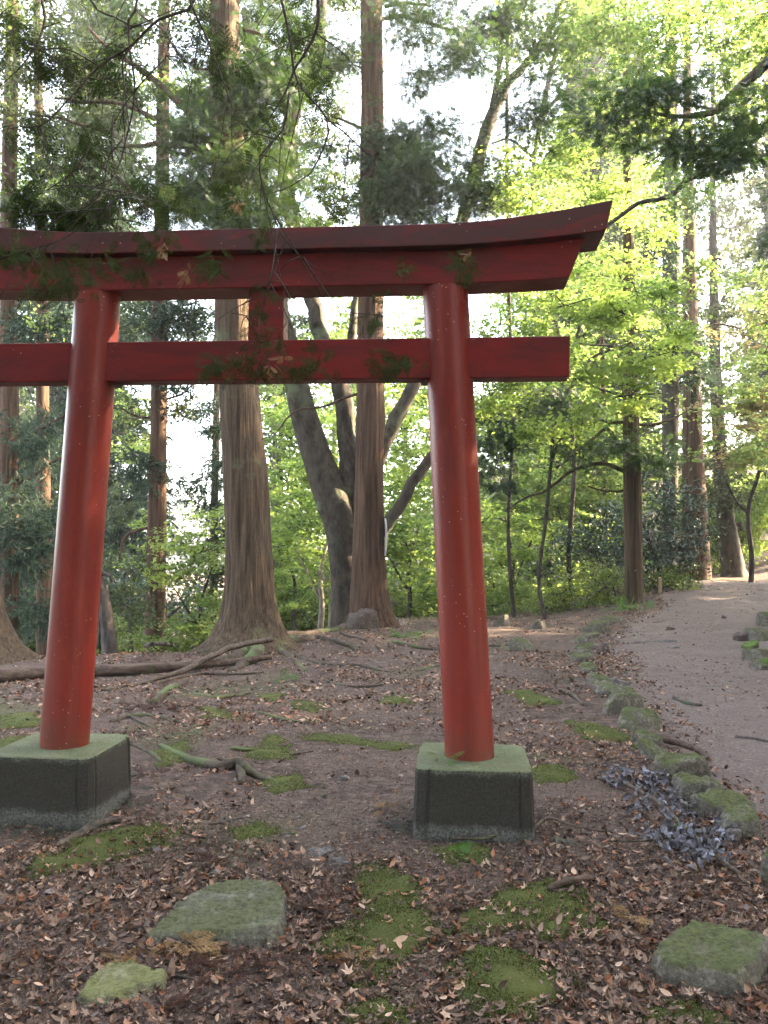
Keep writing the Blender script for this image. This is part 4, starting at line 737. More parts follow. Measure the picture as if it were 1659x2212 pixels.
# ------------------------------------------------------------------ shrubs
def shrub(name, label, px, py, D, crowns, stems):
    t = empty(name, base_of(px, py, D), label, 'shrub')
    limbs(stems, D, 'dark', t, 'stem', 6)
    tw = Acc()
    for (kind, mt, blobs, size) in crowns: crown_part(blobs, kind, 'foliage', size, t, M[mt], tw)
shrub('rhododendron', 'large dark glossy leaved shrub behind the lone grey trunk by the path', 1430, 1290, 19.5,
      [('oval', 'rhodo', [(1250, 1170, 60, 46, 20, 1.), (1190, 1215, 46, 34, 20, 1.), (1300, 1130, 60, 40, 20, 1.), (1330, 1200, 50, 60, 19.5, 1.), (1420, 1120, 60, 46, 19.2, 1.), (1480, 1110, 50, 36, 19.2, .8), (1400, 1190, 60, 46, 19, 1.), (1470, 1180, 56, 36, 19, .9), (1420, 1260, 60, 40, 19.5, .9), (1470, 1250, 50, 40, 19.5, .6), (1510, 1150, 36, 30, 19, .6), (1350, 1270, 40, 40, 19.6, 1.), (1460, 1060, 50, 20, 19.2, .6)], .85),
       ('oval', 'azalea', [(1480, 1250, 40, 20, 18.8, .5), (1440, 1250, 40, 20, 18.8, .4)], .8)],
      [[(1440, 1300, 14), (1420, 1220, 12), (1390, 1150, 8)], [(1440, 1300, 14), (1470, 1220, 11), (1500, 1130, 7)], [(1430, 1300, 12), (1340, 1240, 10), (1260, 1180, 6)], [(1450, 1225, 6), (1480, 1225, 6), (1498, 1205, 5), (1500, 1190, 3)]])
shrub('azalea_bush', 'light green azalea bush on the crest left of the lone grey trunk', 1250, 1335, 18.3,
      [('small', 'azalea', [(1180, 1290, 40, 30, 18.2, 1.1), (1230, 1270, 46, 34, 18.2, 1.1), (1290, 1260, 50, 34, 18.2, 1.1), (1330, 1290, 40, 34, 18.1, 1.1), (1260, 1310, 70, 24, 18., 1.1), (1330, 1250, 30, 20, 18.2, 1.), (1160, 1320, 24, 16, 18.2, .9)], 1.0)],
      [[(1240, 1340, 10), (1220, 1300, 8), (1190, 1280, 5)], [(1250, 1340, 10), (1280, 1290, 7), (1320, 1260, 5)], [(1230, 1340, 8), (1180, 1310, 6), (1160, 1300, 4)]])
shrub('dark_bush', 'low dark evergreen bush behind the log between the slender cedar and the pillar', 290, 1425, 17, [('oval', 'rhodo', [(290, 1260, 50, 36, 17, .8), (250, 1290, 30, 40, 17, .7), (400, 1300, 50, 40, 17, .6)], .9), ('broad', 'azalea', [(290, 1370, 46, 46, 17.5, .8), (460, 1330, 30, 50, 17, .6)], .7)], [[(290, 1440, 10), (280, 1350, 8), (260, 1290, 5)], [(300, 1440, 10), (340, 1360, 8), (390, 1310, 5)]])
for k, (px, py, D, rx, mt, lab) in enumerate([(600, 1400, 24, 80, 'azalea', 'sunlit low bush on the slope just right of the big cedar'), (860, 1400, 25, 90, 'azalea', 'sunlit low bush on the slope left of the right gate pillar'), (1060, 1380, 25, 80, 'azalea', 'low bush on the slope right of the right gate pillar'),
        (420, 1460, 21, 90, 'azalea', 'low bush on the slope behind the log left of the big cedar'), (160, 1470, 20, 90, 'azalea', 'low bush on the slope left of the left gate pillar'), (1560, 1255, 27, 50, 'azalea', 'pale sunlit bush beyond the leaning mossy trunk'), (1620, 1200, 27, 60, 'maple', 'bright green bush behind the thin crooked sapling'), (1660, 1150, 28, 70, 'maple', 'light green bush high on the bank at the right edge'), (1540, 1180, 28, 60, 'azalea', 'soft green bush between the reddish cedar and the leaning mossy trunk'), (20, 1470, 18, 70, 'broad', 'dark low bush behind the tree base at the left edge')]):
    shrub('slope_bush', lab, px, py - 60, D, [('broad', mt, [(px, py - 95, rx, 50, D, .9), (px + 30, py - 60, rx, 40, D, .9), (px - 30, py - 40, rx, 40, D - .4, .9)], 1.0)], [[(px, py, 10), (px, py - 60, 6), (px + 10, py - 110, 3)]])

# ------------------------------------------------------------------ the forest beyond: every tree its own thing, copies of four kinds, plus added unseen shade trees
def protof(name, label, h, r, kind, mt, bark_, blobs, size, x, y):
    b = (x, y, float(gz(x, y))); t = empty(name, b, label, 'tree', 'trees of the forest beyond'); b = np.array(b)
    V, Q, T = tube([b + (0, 0, -.4), b + (.05, 0, h * .25), b + (-.05, .05, h * .6), b + (0, 0, h)], [r * 1.3, r, r * .7, .03], 12, .6, .06, 1.2, 2, int(h * 7)); mesh('trunk', V, Q, T, M[bark_], t, True)
    tw = Acc(); crown_part([(b[0] + q[0], b[1] + q[1], b[2] + q[2], q[3], q[4], q[5], q[6], 'w') for q in blobs], kind, 'crown', size, t, M[mt], tw)
    return t
def cb(h, n, rw, lo, dens, s):
    r = np.random.default_rng(s); o = []
    for k in range(n):
        f = k / (n - 1); z = h * (lo + (1 - lo) * f); w_ = rw * (1 - .7 * f); a = k * 2.4
        o.append((math.cos(a) * w_ * .5, math.sin(a) * w_ * .5, z, w_ * .62, w_ * .62, h * .07, dens))
    return o
lab_f = ['tall straight cedar with dark drooping needles far down the slope', 'spreading maple with bright green leaves on the slope', 'dense broadleaf tree with mid green leaves on the slope', 'yellow green maple catching the low sun on the slope']
PF = [protof('forest_cedar', lab_f[0], 26, .26, 'sugi', 'sugi', 'cedar_red', cb(26, 18, 2.8, .22, .55, 1), 1.8, -9, 26),
      protof('forest_maple', lab_f[1], 15, .16, 'maple', 'maple', 'pale', cb(15, 13, 3.8, .15, .55, 2), 2.0, 2, 30),
      protof('forest_broadleaf', lab_f[2], 20, .22, 'broad', 'broad', 'grey', cb(20, 15, 3.8, .15, .55, 3), 2.0, -4, 33),
      protof('forest_maple', lab_f[3], 17, .16, 'maple', 'maple_y', 'dark', cb(17, 13, 3.8, .15, .55, 4), 2.0, 9, 32)]
def cptree(src, loc, rz, s, label=None):
    c = src.copy(); COL.objects.link(c); c.location = loc; c.rotation_euler = (0, 0, rz); c.scale = (s, s, s)
    if label: c['label'] = label
    for ch in src.children: d = ch.copy(); COL.objects.link(d); d.parent = c
    return c
FOR = [(1, -3.6, 28, 1.0), (1, -1.5, 26, .9), (3, 5.5, 28, 1.), (1, 6, 36, 1.2), (0, 8, 33, 1.), (0, 13.5, 26, .55), (3, 15, 33, .6), (2, 11, 38, 1.2), (1, 1, 38, 1.3),
       (2, -13, 33, 1.1), (0, -15, 28, 1.), (1, -16, 36, 1.2), (2, 16.5, 27, 1.), (3, 9.5, 44, 1.1), (1, 4, 46, 1.4), (2, -18, 42, 1.3), (0, 18.5, 40, .6), (3, 21, 36, 1.), (1, 13, 50, 1.5), (2, 22, 48, 1.5), (1, -4, 52, 1.3), (3, 25, 40, 1.3)]
SIDE_SHADE = [(2, 13, 15, 0.65), (2, 11.5, 9.5, 0.63), (3, 15, 12, 0.68), (2, 17, 17.5, 0.65), (3, 11, 5, 0.68), (2, 15, 7, 0.68), (2, 18, 10, 0.72), (3, 12, 1, 0.68), (2, 16, 3, 0.68), (2, 15, -3, 0.72), (1, 13.5, 19.5, 0.72), (2, 18, 22.5, 0.63), (3, 17, 19.5, 0.68), (2, 12.5, 12.5, 0.59), (1, 11.5, 14.5, 0.63), (2, 20, 14, 0.72), (2, 20, 6, 0.72), (2, 21, -1, 0.72), (0, 14, 10, 0.63), (0, 12.5, 7, 0.63), (0, 16, 15, 0.63), (2, 9.5, 7, 0.45), (2, 10, 3, 0.54)]  # unseen trees added on the right to keep sun off the ground
BACK_SHADE = [(2, -4.5, -5, .8), (0, 3.5, -6, .9), (2, -8, -1, .8), (2, 8.5, -3, .9), (2, 0, -10, 1.), (0, -9, 5, .9), (1, 6.5, -8, 1.), (2, -9, -9, 1.), (0, 10.5, 3, .9), (2, 0, -4.5, .75), (2, 7, 1, .7), (2, -6, 2.5, .7), (2, 4, -11, 1.), (2, -4.5, -12, 1.)]  # unseen trees added behind the camera to darken the foreground
for k, (ty, x, y, s) in enumerate(FOR + SIDE_SHADE + BACK_SHADE):
    cptree(PF[ty], (x, y, float(gz(x, y)) - .1), k * 1.7, s)

# ------------------------------------------------------------------ near hanging cypress boughs (tree stands out of frame on the left)
ht = empty('hinoki_cypress', (-3.9, 5.2, float(gz(-3.9, 5.2))), 'cypress standing outside the left edge whose thin dark twigs hang over the gate', 'tree')
hb = np.array(ht.location); mesh('trunk', *tube([hb + (0, 0, -.3), hb + (.05, 0, 2), hb + (0, .1, 6), hb + (.1, 0, 10)], [.24, .19, .14, .03], 28, .15, .07, 1.2, 2, 77), M['cedar'], ht, True)
hub = hb + np.array([0, 0, 5.2])
NT = [([(300, -20), (280, 45), (280, 90), (288, 200), (265, 300), (245, 370), (200, 430), (150, 480)], 6, 4.6), ([(405, -10), (450, 90), (480, 160), (505, 240), (530, 300)], 5, 4.4), ([(420, -10), (350, 40), (290, 95), (210, 140), (135, 235), (90, 275), (15, 280)], 7, 4.5),
      ([(690, -10), (675, 90), (640, 150), (615, 200), (590, 240), (550, 300), (480, 360)], 7, 4.3), ([(605, -10), (630, 100), (645, 175), (700, 250), (700, 310), (670, 375), (630, 400), (575, 420)], 6, 4.4), ([(625, 200), (610, 280), (562, 335), (565, 400), (590, 460), (605, 500), (650, 554), (705, 591)], 5, 4.1),
      ([(600, 494), (597, 530), (595, 560), (575, 634), (560, 684), (500, 676)], 4, 4.05), ([(655, 554), (700, 625), (740, 668), (830, 684)], 3, 4.05), ([(90, -10), (95, 60), (60, 130), (0, 185)], 6, 4.6), ([(190, -10), (250, 40), (290, 60), (400, 20)], 5, 4.7), ([(245, 250), (245, 340), (262, 420), (250, 500)], 4, 4.4),
      ([(198, 310), (170, 355), (137, 389), (100, 412)], 4, 4.6), ([(265, 300), (240, 340), (232, 390), (200, 470)], 4, 4.5), ([(210, 140), (180, 128), (130, 110), (60, 108)], 4, 4.5), ([(288, 200), (330, 150), (360, 120), (372, 60)], 4, 4.4), ([(290, 95), (262, 140), (265, 200), (270, 280)], 4, 4.5), ([(700, 250), (740, 280), (790, 330), (830, 350)], 4, 4.6), ([(0, 560), (60, 540), (130, 520), (200, 470), (260, 420), (285, 430)], 4, 4.1)]
for k, (pts, wd, D) in enumerate(NT):
    P = [at(a, b, D) for a, b in pts]; W = list(np.linspace(wd * 1.05, 1.8, len(P)) / 2 * D / FPX)
    if pts[0][1] < 0: P = [at(pts[0][0] - 60, -260, D + .1)] + P; W = [W[0] * 1.3] + W
    tw = Acc(); tw.add(*tube(P, W, 6, .06, .1, 8, 2, k, None, .02))
    if wd > 3:
        for q in range(9):     # side twigs
            f = rng.uniform(.15, .95); PP, _ = resample(np.array(P), W, .05); a = PP[int(f * (len(PP) - 1))]
            d = np.array([rng.normal() * .22, rng.normal() * .08, -abs(rng.normal()) * .2]); tw.add(*tube([a, a + d * .5 + (0, 0, .02), a + d], [.0035, .0025, .0015], 4, .05))
    tw.make('branch', M['twig'], ht, True)
def sprays(acc, spots, D, size, tv=SPRAY):
    for (px, py, rx, ry, n) in spots:
        n = int(n * 3.2)
        P = np.array([at(px + rng.normal() * rx * .5, py + rng.normal() * ry * .5, D + rng.normal() * .1) for _ in range(n)])
        ax = rng.normal(size=(n, 3)) * .6 + np.array([rng.normal() * .5, -.1, -.9]); Nn = rng.normal(size=(n, 3)) * .8 + np.array([0, -.7, .5])
        scatter(acc, tv[0] * [.85, 1, 1], tv[1], None, P, frames(Nn, np.cross(ax, Nn)), .62 * size * rng.uniform(.6, 1.3, n))
a1 = Acc(); sprays(a1, [(25, 545, 50, 30, 16), (130, 580, 90, 50, 34), (110, 625, 70, 24, 12), (318, 545, 20, 24, 8), (460, 565, 26, 30, 9), (330, 500, 60, 20, 8), (300, 585, 40, 18, 6), (570, 500, 30, 30, 6), (230, 560, 36, 24, 7)], 4.15, .13)
sprays(a1, [(480, 785, 46, 26, 16), (540, 770, 36, 36, 10), (640, 800, 80, 20, 14), (600, 740, 40, 30, 7), (690, 770, 30, 30, 6), (820, 780, 30, 30, 10), (860, 800, 26, 20, 6), (560, 660, 30, 40, 7), (800, 690, 30, 30, 6), (650, 700, 30, 30, 4)], 4.1, .12)
sprays(a1, [(990, 560, 26, 26, 9), (1000, 590, 16, 22, 5), (870, 575, 20, 20, 4), (880, 780, 26, 20, 6), (830, 640, 20, 20, 3)], 4.15, .11)
a1.make('crown', M['near_hinoki'], ht)
a2 = Acc(); sprays(a2, [(404, 590, 8, 20, 4), (355, 538, 8, 10, 3), (580, 798, 14, 12, 4), (510, 440, 10, 16, 3), (610, 770, 10, 10, 2), (1010, 545, 8, 8, 2)], 4.1, .085)
a2.make('crown', M['orange'], ht)
a3 = Acc(); sprays(a3, [(60, 440, 80, 60, 26), (150, 470, 80, 36, 26), (230, 440, 60, 50, 20), (100, 120, 90, 60, 16), (260, 140, 60, 70, 14), (180, 330, 60, 60, 14), (60, 270, 60, 50, 12), (420, 60, 60, 40, 8), (640, 60, 60, 50, 12), (560, 250, 50, 50, 9), (700, 420, 40, 40, 6), (300, 420, 50, 40, 12), (690, 190, 30, 60, 7), (370, 430, 40, 36, 8), (480, 120, 50, 50, 8), (30, 60, 50, 50, 10), (520, 400, 40, 40, 7)], 5.0, .27)
a3.make('crown', M['near_hinoki'], ht)
# ------------------------------------------------------------------ the plate on the cedar, the stakes
pc = at(833, 1160, 15.75); Vp = []; Qp = []
for k, a in enumerate(np.linspace(-.9, .9, 9)):
    for z in np.linspace(-.34, .34, 7):
        cut = 1 - .0 * z; Vp.append((pc[0] - .06 + .09 * math.cos(a) * (1 - (z / .5) ** 2 * .7), pc[1] + .18 * math.sin(a), pc[2] + z))
for a in range(8):
    for b in range(6): Qp.append([a * 7 + b, a * 7 + b + 1, a * 7 + 8 + b, a * 7 + 7 + b])
o = mesh('tree_plate', Vp, Qp, None, M['plate'], smooth=True); so_ = o.modifiers.new('t', 'SOLIDIFY'); so_.thickness = .006
tag(o, 'pale lavender curved plate fixed to the right side of the middle cedar', 'sign plate')
def stake(px, py, h, wpx, D, label):
    b = gp(px, py) if D is None else at(px, py, D); k = b[1] / FPX; z1 = h * k; r = wpx / 2 * k
    V = [(sx * r * (.35 if t_ else 1), sy * r * (.35 if t_ else 1), z) for z, t_ in ((-.15, 0), (z1 * .93, 0), (z1, 1)) for sx, sy in ((-1, -1), (1, -1), (1, 1), (-1, 1))]
    Q = [[4 * q + c, 4 * q + (c + 1) % 4, 4 * q + 4 + (c + 1) % 4, 4 * q + 4 + c] for q in range(2) for c in range(4)] + [[8, 9, 10, 11]]
    o = mesh('wooden_stake', V, Q, None, M['stake']); o.location = list(map(float, b)); tag(o, label, 'stake')
stake(1426, 1288, 42, 6, 18.3, 'short sunlit wooden stake right of the lone grey trunk'); stake(1406, 1293, 14, 4, 18.2, 'tiny stub of a stake close to the lone grey trunk')

# ------------------------------------------------------------------ fallen wood
def gtube(name, pts, mat, label, cat, sides=8, lift=.5, seed=0, jit=.01, amp=.12, extra=(), mats=None):
    """pts: (px, py, width px, lift above ground in metres)"""
    def pw(pp):
        P = []; W = []
        for q in pp:
            b = gp(q[0], q[1]); r = q[2] / 2 * b[1] / FPX; P.append((b[0], b[1], b[2] + r * lift + (q[3] if len(q) > 3 else 0))); W.append(r)
        return P, W
    P, W = pw(pts)
    if extra:
        t = empty(name, P[0], label, cat); mesh('stem', *tube(P, W, sides, .04, amp, 6, 2, seed, None, jit), M[mat], t, True)
        for k, e in enumerate(extra): mesh('side_branch', *tube(*pw(e), sides, .04, amp, 6, 2, seed + k, None, jit), M[mat], t, True)
        return t
    o = mesh(name, *tube(P, W, sides, .04, amp, 6, 2, seed, None, jit), M[mat], smooth=True); return tag(o, label, cat)
lg = [gp(a_, b_ + 12) + np.array([0, 0, .07]) for a_, b_ in [(-90, 1468), (0, 1462), (200, 1450), (400, 1440), (500, 1430), (585, 1420)]]
o = mesh('fallen_log', *tube(lg, [.07, .07, .066, .058, .045, .03], 24, .08, .07, 3, 2, 8, None, .01), M['log'], smooth=True); tag(o, 'long straight fallen log lying along the crest behind the left gate pillar', 'log')
gtube('fallen_branch', [(220, 1494, 7), (300, 1480, 9), (350, 1470, 11, .03), (400, 1462, 12, .06), (440, 1452, 13, .12), (500, 1440, 12, .22), (588, 1424, 11, .24)], 'stick', 'long pale brown fallen branch rising to rest against the foot of the big cedar', 'branch', 10, seed=2)
gtube('fallen_branch', [(330, 1478, 6), (400, 1462, 8), (440, 1458, 9), (500, 1458, 8), (570, 1453, 6)], 'stick', 'dark grey branch crossing under the long pale one', 'branch', seed=3)
gtube('fallen_branch', [(315, 1416, 9, .12), (350, 1412, 9, .12), (400, 1403, 7, .1), (440, 1408, 5, .06)], 'dark', 'dark crooked stick lying on top of the fallen log', 'branch', seed=4)
gtube('fallen_branch', [(122, 1836, 14), (145, 1822, 18), (180, 1800, 17, .01), (215, 1785, 14, .02), (250, 1778, 12, .01), (295, 1772, 8)], 'stick', 'whitish branch beside the left concrete block', 'branch', 10, seed=5, extra=[[(215, 1785, 6, .02), (232, 1760, 5, .06), (215, 1745, 4, .08), (195, 1735, 3, .08)], [(232, 1760, 4, .06), (255, 1740, 3, .08)]])
gtube('surface_root', [(345, 1612, 12), (400, 1640, 18), (430, 1652, 22), (480, 1662, 26), (515, 1658, 24, .02), (530, 1668, 22, .02), (560, 1680, 16), (620, 1698, 8)], 'root', 'thick dark twisting root breaking the soil right of the left block', 'root', 12, .3, 6, extra=[[(520, 1655, 20, .02), (524, 1680, 18), (520, 1695, 14)]])
gtube('surface_root', [(450, 1785, 7), (490, 1776, 9), (525, 1768, 10), (560, 1785, 10), (590, 1800, 8), (640, 1802, 6)], 'root', 'thin pale wavy root below the left block over a moss patch', 'root', 8, .5, 7, extra=[[(500, 1775, 6), (505, 1800, 5)]])
gtube('surface_root', [(130, 2000, 16), (160, 1962, 22), (185, 1930, 20), (230, 1915, 14), (300, 1905, 8)], 'root', 'broad half buried root in the leaves at the left', 'root', 10, .1, 8)
gtube('surface_root', [(210, 1860, 12), (280, 1845, 14), (340, 1830, 10)], 'root', 'brownish green root edge along the moss patch below the left block', 'root', 10, .1, 9)
gtube('surface_root', [(400, 1470, 12), (380, 1485, 18), (350, 1500, 20), (330, 1520, 14)], 'root', 'mossy root running towards the gate from the big cedar', 'root', 10, .1, 10)
gtube('surface_root', [(850, 1388, 8), (900, 1400, 10), (960, 1404, 9), (1000, 1400, 6)], 'root', 'dark root on the bare soil left of the right pillar near the crest', 'root', 8, .4, 11)
gtube('surface_root', [(675, 1588, 12), (720, 1596, 16), (780, 1604, 16), (860, 1614, 12), (920, 1622, 8)], 'root', 'long low moss covered root left of the right block', 'root', 10, -.2, 12)
gtube('surface_root', [(0, 2010, 14), (30, 2000, 18), (60, 1985, 10)], 'root', 'short brown root end at the left edge', 'root', 8, .1, 13)
gtube('surface_root', [(500, 1618, 7), (560, 1624, 10), (620, 1612, 6)], 'root', 'small dark root under the middle moss patch', 'root', 8, .4, 31)
for k, (p_, l_) in enumerate([([(640, 1420, 8), (700, 1436, 10), (780, 1440, 8), (840, 1452, 5)], 'long low root running right from the big cedar towards the pillar'), ([(420, 1500, 8), (470, 1508, 10), (540, 1498, 8)], 'shallow root crossing the soil above the middle moss'),
        ([(560, 1540, 7), (640, 1560, 9), (700, 1556, 6)], 'shallow root left of the long low mossy root'), ([(270, 1600, 10), (330, 1630, 12), (350, 1650, 8)], 'short root emerging beside the left block top corner'), ([(700, 1470, 6), (760, 1484, 8), (830, 1480, 5)], 'thin root ridge in the bare soil before the middle cedar'),
        ([(240, 1560, 10), (300, 1545, 12), (380, 1560, 9), (440, 1590, 6)], 'mossy root ridge behind the left block'), ([(900, 1450, 5), (940, 1440, 7), (960, 1436, 5)], 'short root stub touching the left side of the right pillar')]):
    gtube('surface_root', p_, 'root', l_, 'root', 8, .15, 70 + k)
ST = [([(602, 1648, 5), (625, 1632, 6), (675, 1624, 5)], 'stick', 'pale bare stick lying above the thick twisting root'), ([(975, 1822, 7, .02), (1040, 1824, 7, .02), (1100, 1812, 8, .03), (1145, 1812, 9, .03), (1180, 1792, 8, .05), (1240, 1800, 5, .03), (1330, 1800, 3)], 'stick', 'long thin branch across the front foot of the right block'),
      ([(1172, 1838, 8), (1168, 1870, 8), (1150, 1895, 7), (1115, 1928, 5)], 'stick', 'curved reddish stick in front of the right block'), ([(1425, 2108, 9), (1450, 2132, 12), (1488, 2168, 14)], 'stick', 'short grey broken stick beside the thick mossy stone'),
      ([(1206, 1492, 7), (1230, 1500, 8), (1260, 1525, 6)], 'stick', 'bent brown stick on soil inside the stone edging'), ([(1455, 1512, 9), (1480, 1522, 10), (1515, 1528, 8)], 'dark', 'short dark stick lying on the gravel path'), ([(1590, 1595, 9), (1630, 1600, 9), (1680, 1612, 8)], 'dark', 'dark stick reaching in from the right edge over the path'),
      ([(1400, 1590, 16), (1440, 1604, 20), (1500, 1622, 16), (1530, 1645, 10)], 'log', 'rotten brown log piece lying along the back of the edging'), ([(1340, 2160, 7), (1420, 2186, 8), (1520, 2215, 8)], 'stick', 'thin stick running off the bottom edge right of centre'), ([(920, 2150, 8), (945, 2180, 8), (965, 2210, 7)], 'stick', 'reddish stick at the bottom edge below the moss'),
      ([(1250, 1952, 4), (1310, 1985, 5), (1400, 1990, 4)], 'stick', 'thin twig in the dead leaves right of the moss'), ([(655, 1940, 4), (660, 1970, 4), (650, 2000, 3)], 'stick', 'curled white twig right of the large lichen stone'), ([(670, 2045, 4), (680, 2062, 4), (720, 2080, 3)], 'stick', 'thin pale twig bending below the long moss patch'),
      ([(1085, 2000, 4), (1120, 2030, 4), (1140, 2045, 3)], 'dark', 'dark twig across the broad moss patch'), ([(1145, 2100, 4), (1150, 2060, 5), (1158, 2040, 4)], 'stick', 'short forked upright twig between the two lower moss patches'), ([(360, 2110, 6), (420, 2120, 6), (470, 2108, 5)], 'dark', 'dark thin stick right of the yellow lichen stone'),
      ([(735, 1370, 5), (790, 1385, 5)], 'dark', 'short twig on the soil before the middle cedar'), ([(90, 1940, 4), (110, 1960, 4), (125, 1985, 3)], 'stick', 'tiny white twig left of the half buried root'), ([(560, 1430, 6), (555, 1470, 5)], 'stick', 'short upright peg of wood below the big cedar roots'),
      ([(530, 1535, 4), (500, 1520, 4), (470, 1516, 4)], 'stick', 'thin curved twig above the middle moss'), ([(1000, 1385, 8), (1040, 1396, 7), (1080, 1398, 4)], 'dark', 'dark stick right behind the right gate pillar foot'), ([(260, 1530, 5), (300, 1560, 4), (330, 1575, 3)], 'stick', 'pale twig crossing the reddish dead frond')]
for k, (p_, m_, l_) in enumerate(ST): gtube('fallen_stick', p_, m_, l_, 'stick', 6, .8, 20 + k)
b_ = gp(1205, 1935)
o = rock(1215, 1935, 74, 18, 'rock_brown', 'short chunk of reddish rotten bark on the broad moss patch', 171, .35, 'bark_chunk', 'bark', flat=.3, rotz=.25)
o.data.materials.clear(); o.data.materials.append(M['log'])
gtube('fallen_stick', [(1185, 1938, 14, .02), (1230, 1925, 16, .03), (1282, 1908, 12, .02)], 'log', 'reddish splintered piece of wood on top of the rotten bark chunk', 'stick', 7, .5, 60)

# ------------------------------------------------------------------ small plants and sprigs
def sprig(name, label, cat, px, py, n, size, mat, spread, up=.5, tv=SPRAY, z=0, base=None):
    b = gp(px, py) if base is None else np.array(base); k = b[1] / FPX; a = Acc(); n_ = n
    P = b + np.stack([rng.normal(size=n_) * spread[0] * k * .5, rng.normal(size=n_) * spread[1] * k * 1.5, np.abs(rng.normal(size=n_)) * .02 + z], -1)
    P[:, 2] = (gz(P[:, 0], P[:, 1]) if base is None else b[2]) + .012 + rng.uniform(0, .03, n_) + z
    ax = rng.normal(size=(n_, 3)); ax[:, 2] = up * rng.uniform(0, 1, n_); Nn = rng.normal(size=(n_, 3)) * .4; Nn[:, 2] += 1
    scatter(a, tv[0] * ([.4, 1, 1.5] if mat in ('deadfrond', 'lichen') else [.8, 1, 1]), tv[1], None, P, frames(Nn, np.cross(ax, Nn)), size * (.75 if mat in ('deadfrond', 'lichen') else 1) * rng.uniform(.6, 1.2, n_)); o = a.make(name, M[mat]); return tag(o, label, cat)
sprig('fern', 'small dark green fern tuft on the crest left of the right pillar', 'fern', 880, 1378, 26, .28, 'fern', (56, 10), 1.2)
sprig('cypress_sprig', 'fresh green cypress sprig at the front foot of the right block', 'sprig', 995, 1850, 16, .10, 'fern', (60, 12), .5)
sprig('cypress_sprig', 'dark grey green dead sprigs heaped against the left side of the right block', 'sprig', 858, 1790, 34, .12, 'lichen', (44, 14), .7)
sprig('cypress_sprig', 'grey green dead sprigs heaped behind the whitish branch by the left block', 'sprig', 278, 1735, 60, .13, 'lichen', (56, 20), .8)
sprig('cypress_sprig', 'grey sprigs piled along the front foot of the left block', 'sprig', 90, 1800, 70, .12, 'lichen', (130, 8), .5)
sprig('cypress_sprig', 'orange dead cypress sprig lying in front of the large lichen stone', 'sprig', 400, 2050, 8, .13, 'orange', (26, 8), .3)
sprig('cypress_sprig', 'yellow dead sprig between the long moss patch and the lower one', 'sprig', 778, 2092, 7, .12, 'orange', (24, 6), .3)
sprig('cypress_sprig', 'pale orange dead sprig above the yellow lichen stone', 'sprig', 262, 2088, 6, .11, 'orange', (24, 6), .3)
sprig('cypress_sprig', 'orange sprig among dead leaves left of the thick mossy stone', 'sprig', 1375, 2000, 6, .11, 'orange', (24, 6), .3)
sprig('cypress_sprig', 'bright orange sprig on bare soil left of the right block', 'sprig', 825, 1752, 7, .08, 'orange', (22, 4), .2)
bt = gw(.98, -.17, .364); sprig('cypress_sprig', 'yellow green sprig lying on top of the right block', 'sprig', 0, 0, 4, .07, 'azalea', (12, 3), .3, base=bt)
bt = gw(1.06, -.19, .364); sprig('cypress_sprig', 'dark green sprig beside the yellow green one on the right block', 'sprig', 0, 0, 6, .07, 'fern', (20, 2), .2, base=bt)
sprig('cypress_sprig', 'green sprig growing at the kerb beside the bend of the path', 'sprig', 1383, 1620, 6, .10, 'fern', (30, 6), .6)
sprig('grass_tuft', 'small green tuft on the soil below the roots of the big cedar', 'grass tuft', 612, 1468, 12, .12, 'fern', (24, 8), .9)
sprig('grass_tuft', 'green tuft at the foot of the lone grey trunk', 'grass tuft', 1350, 1318, 34, .30, 'fern', (40, 8), 1.3)
sprig('cedar_frond', 'dark reddish brown dead frond heaped right of the left pillar', 'frond', 318, 1530, 46, .22, 'deadfrond', (90, 14), .3)
sprig('cedar_frond', 'dark brown dead needles against the right side of the left block', 'frond', 318, 1680, 26, .16, 'deadfrond', (40, 20), .4)
sprig('cedar_frond', 'reddish brown dead frond on bare soil between block and lichen stone', 'frond', 452, 1872, 14, .15, 'deadfrond', (40, 8), .2)
sprig('cedar_frond', 'brown needle litter right of the large lichen stone', 'frond', 715, 1965, 40, .14, 'deadfrond', (60, 26), .15)
sprig('cedar_frond', 'reddish frond at the bottom edge left of centre', 'frond', 385, 2180, 26, .14, 'deadfrond', (50, 16), .15)
sprig('cedar_frond', 'dark needle litter below the large lichen stone', 'frond', 520, 2100, 60, .13, 'deadfrond', (130, 30), .12)
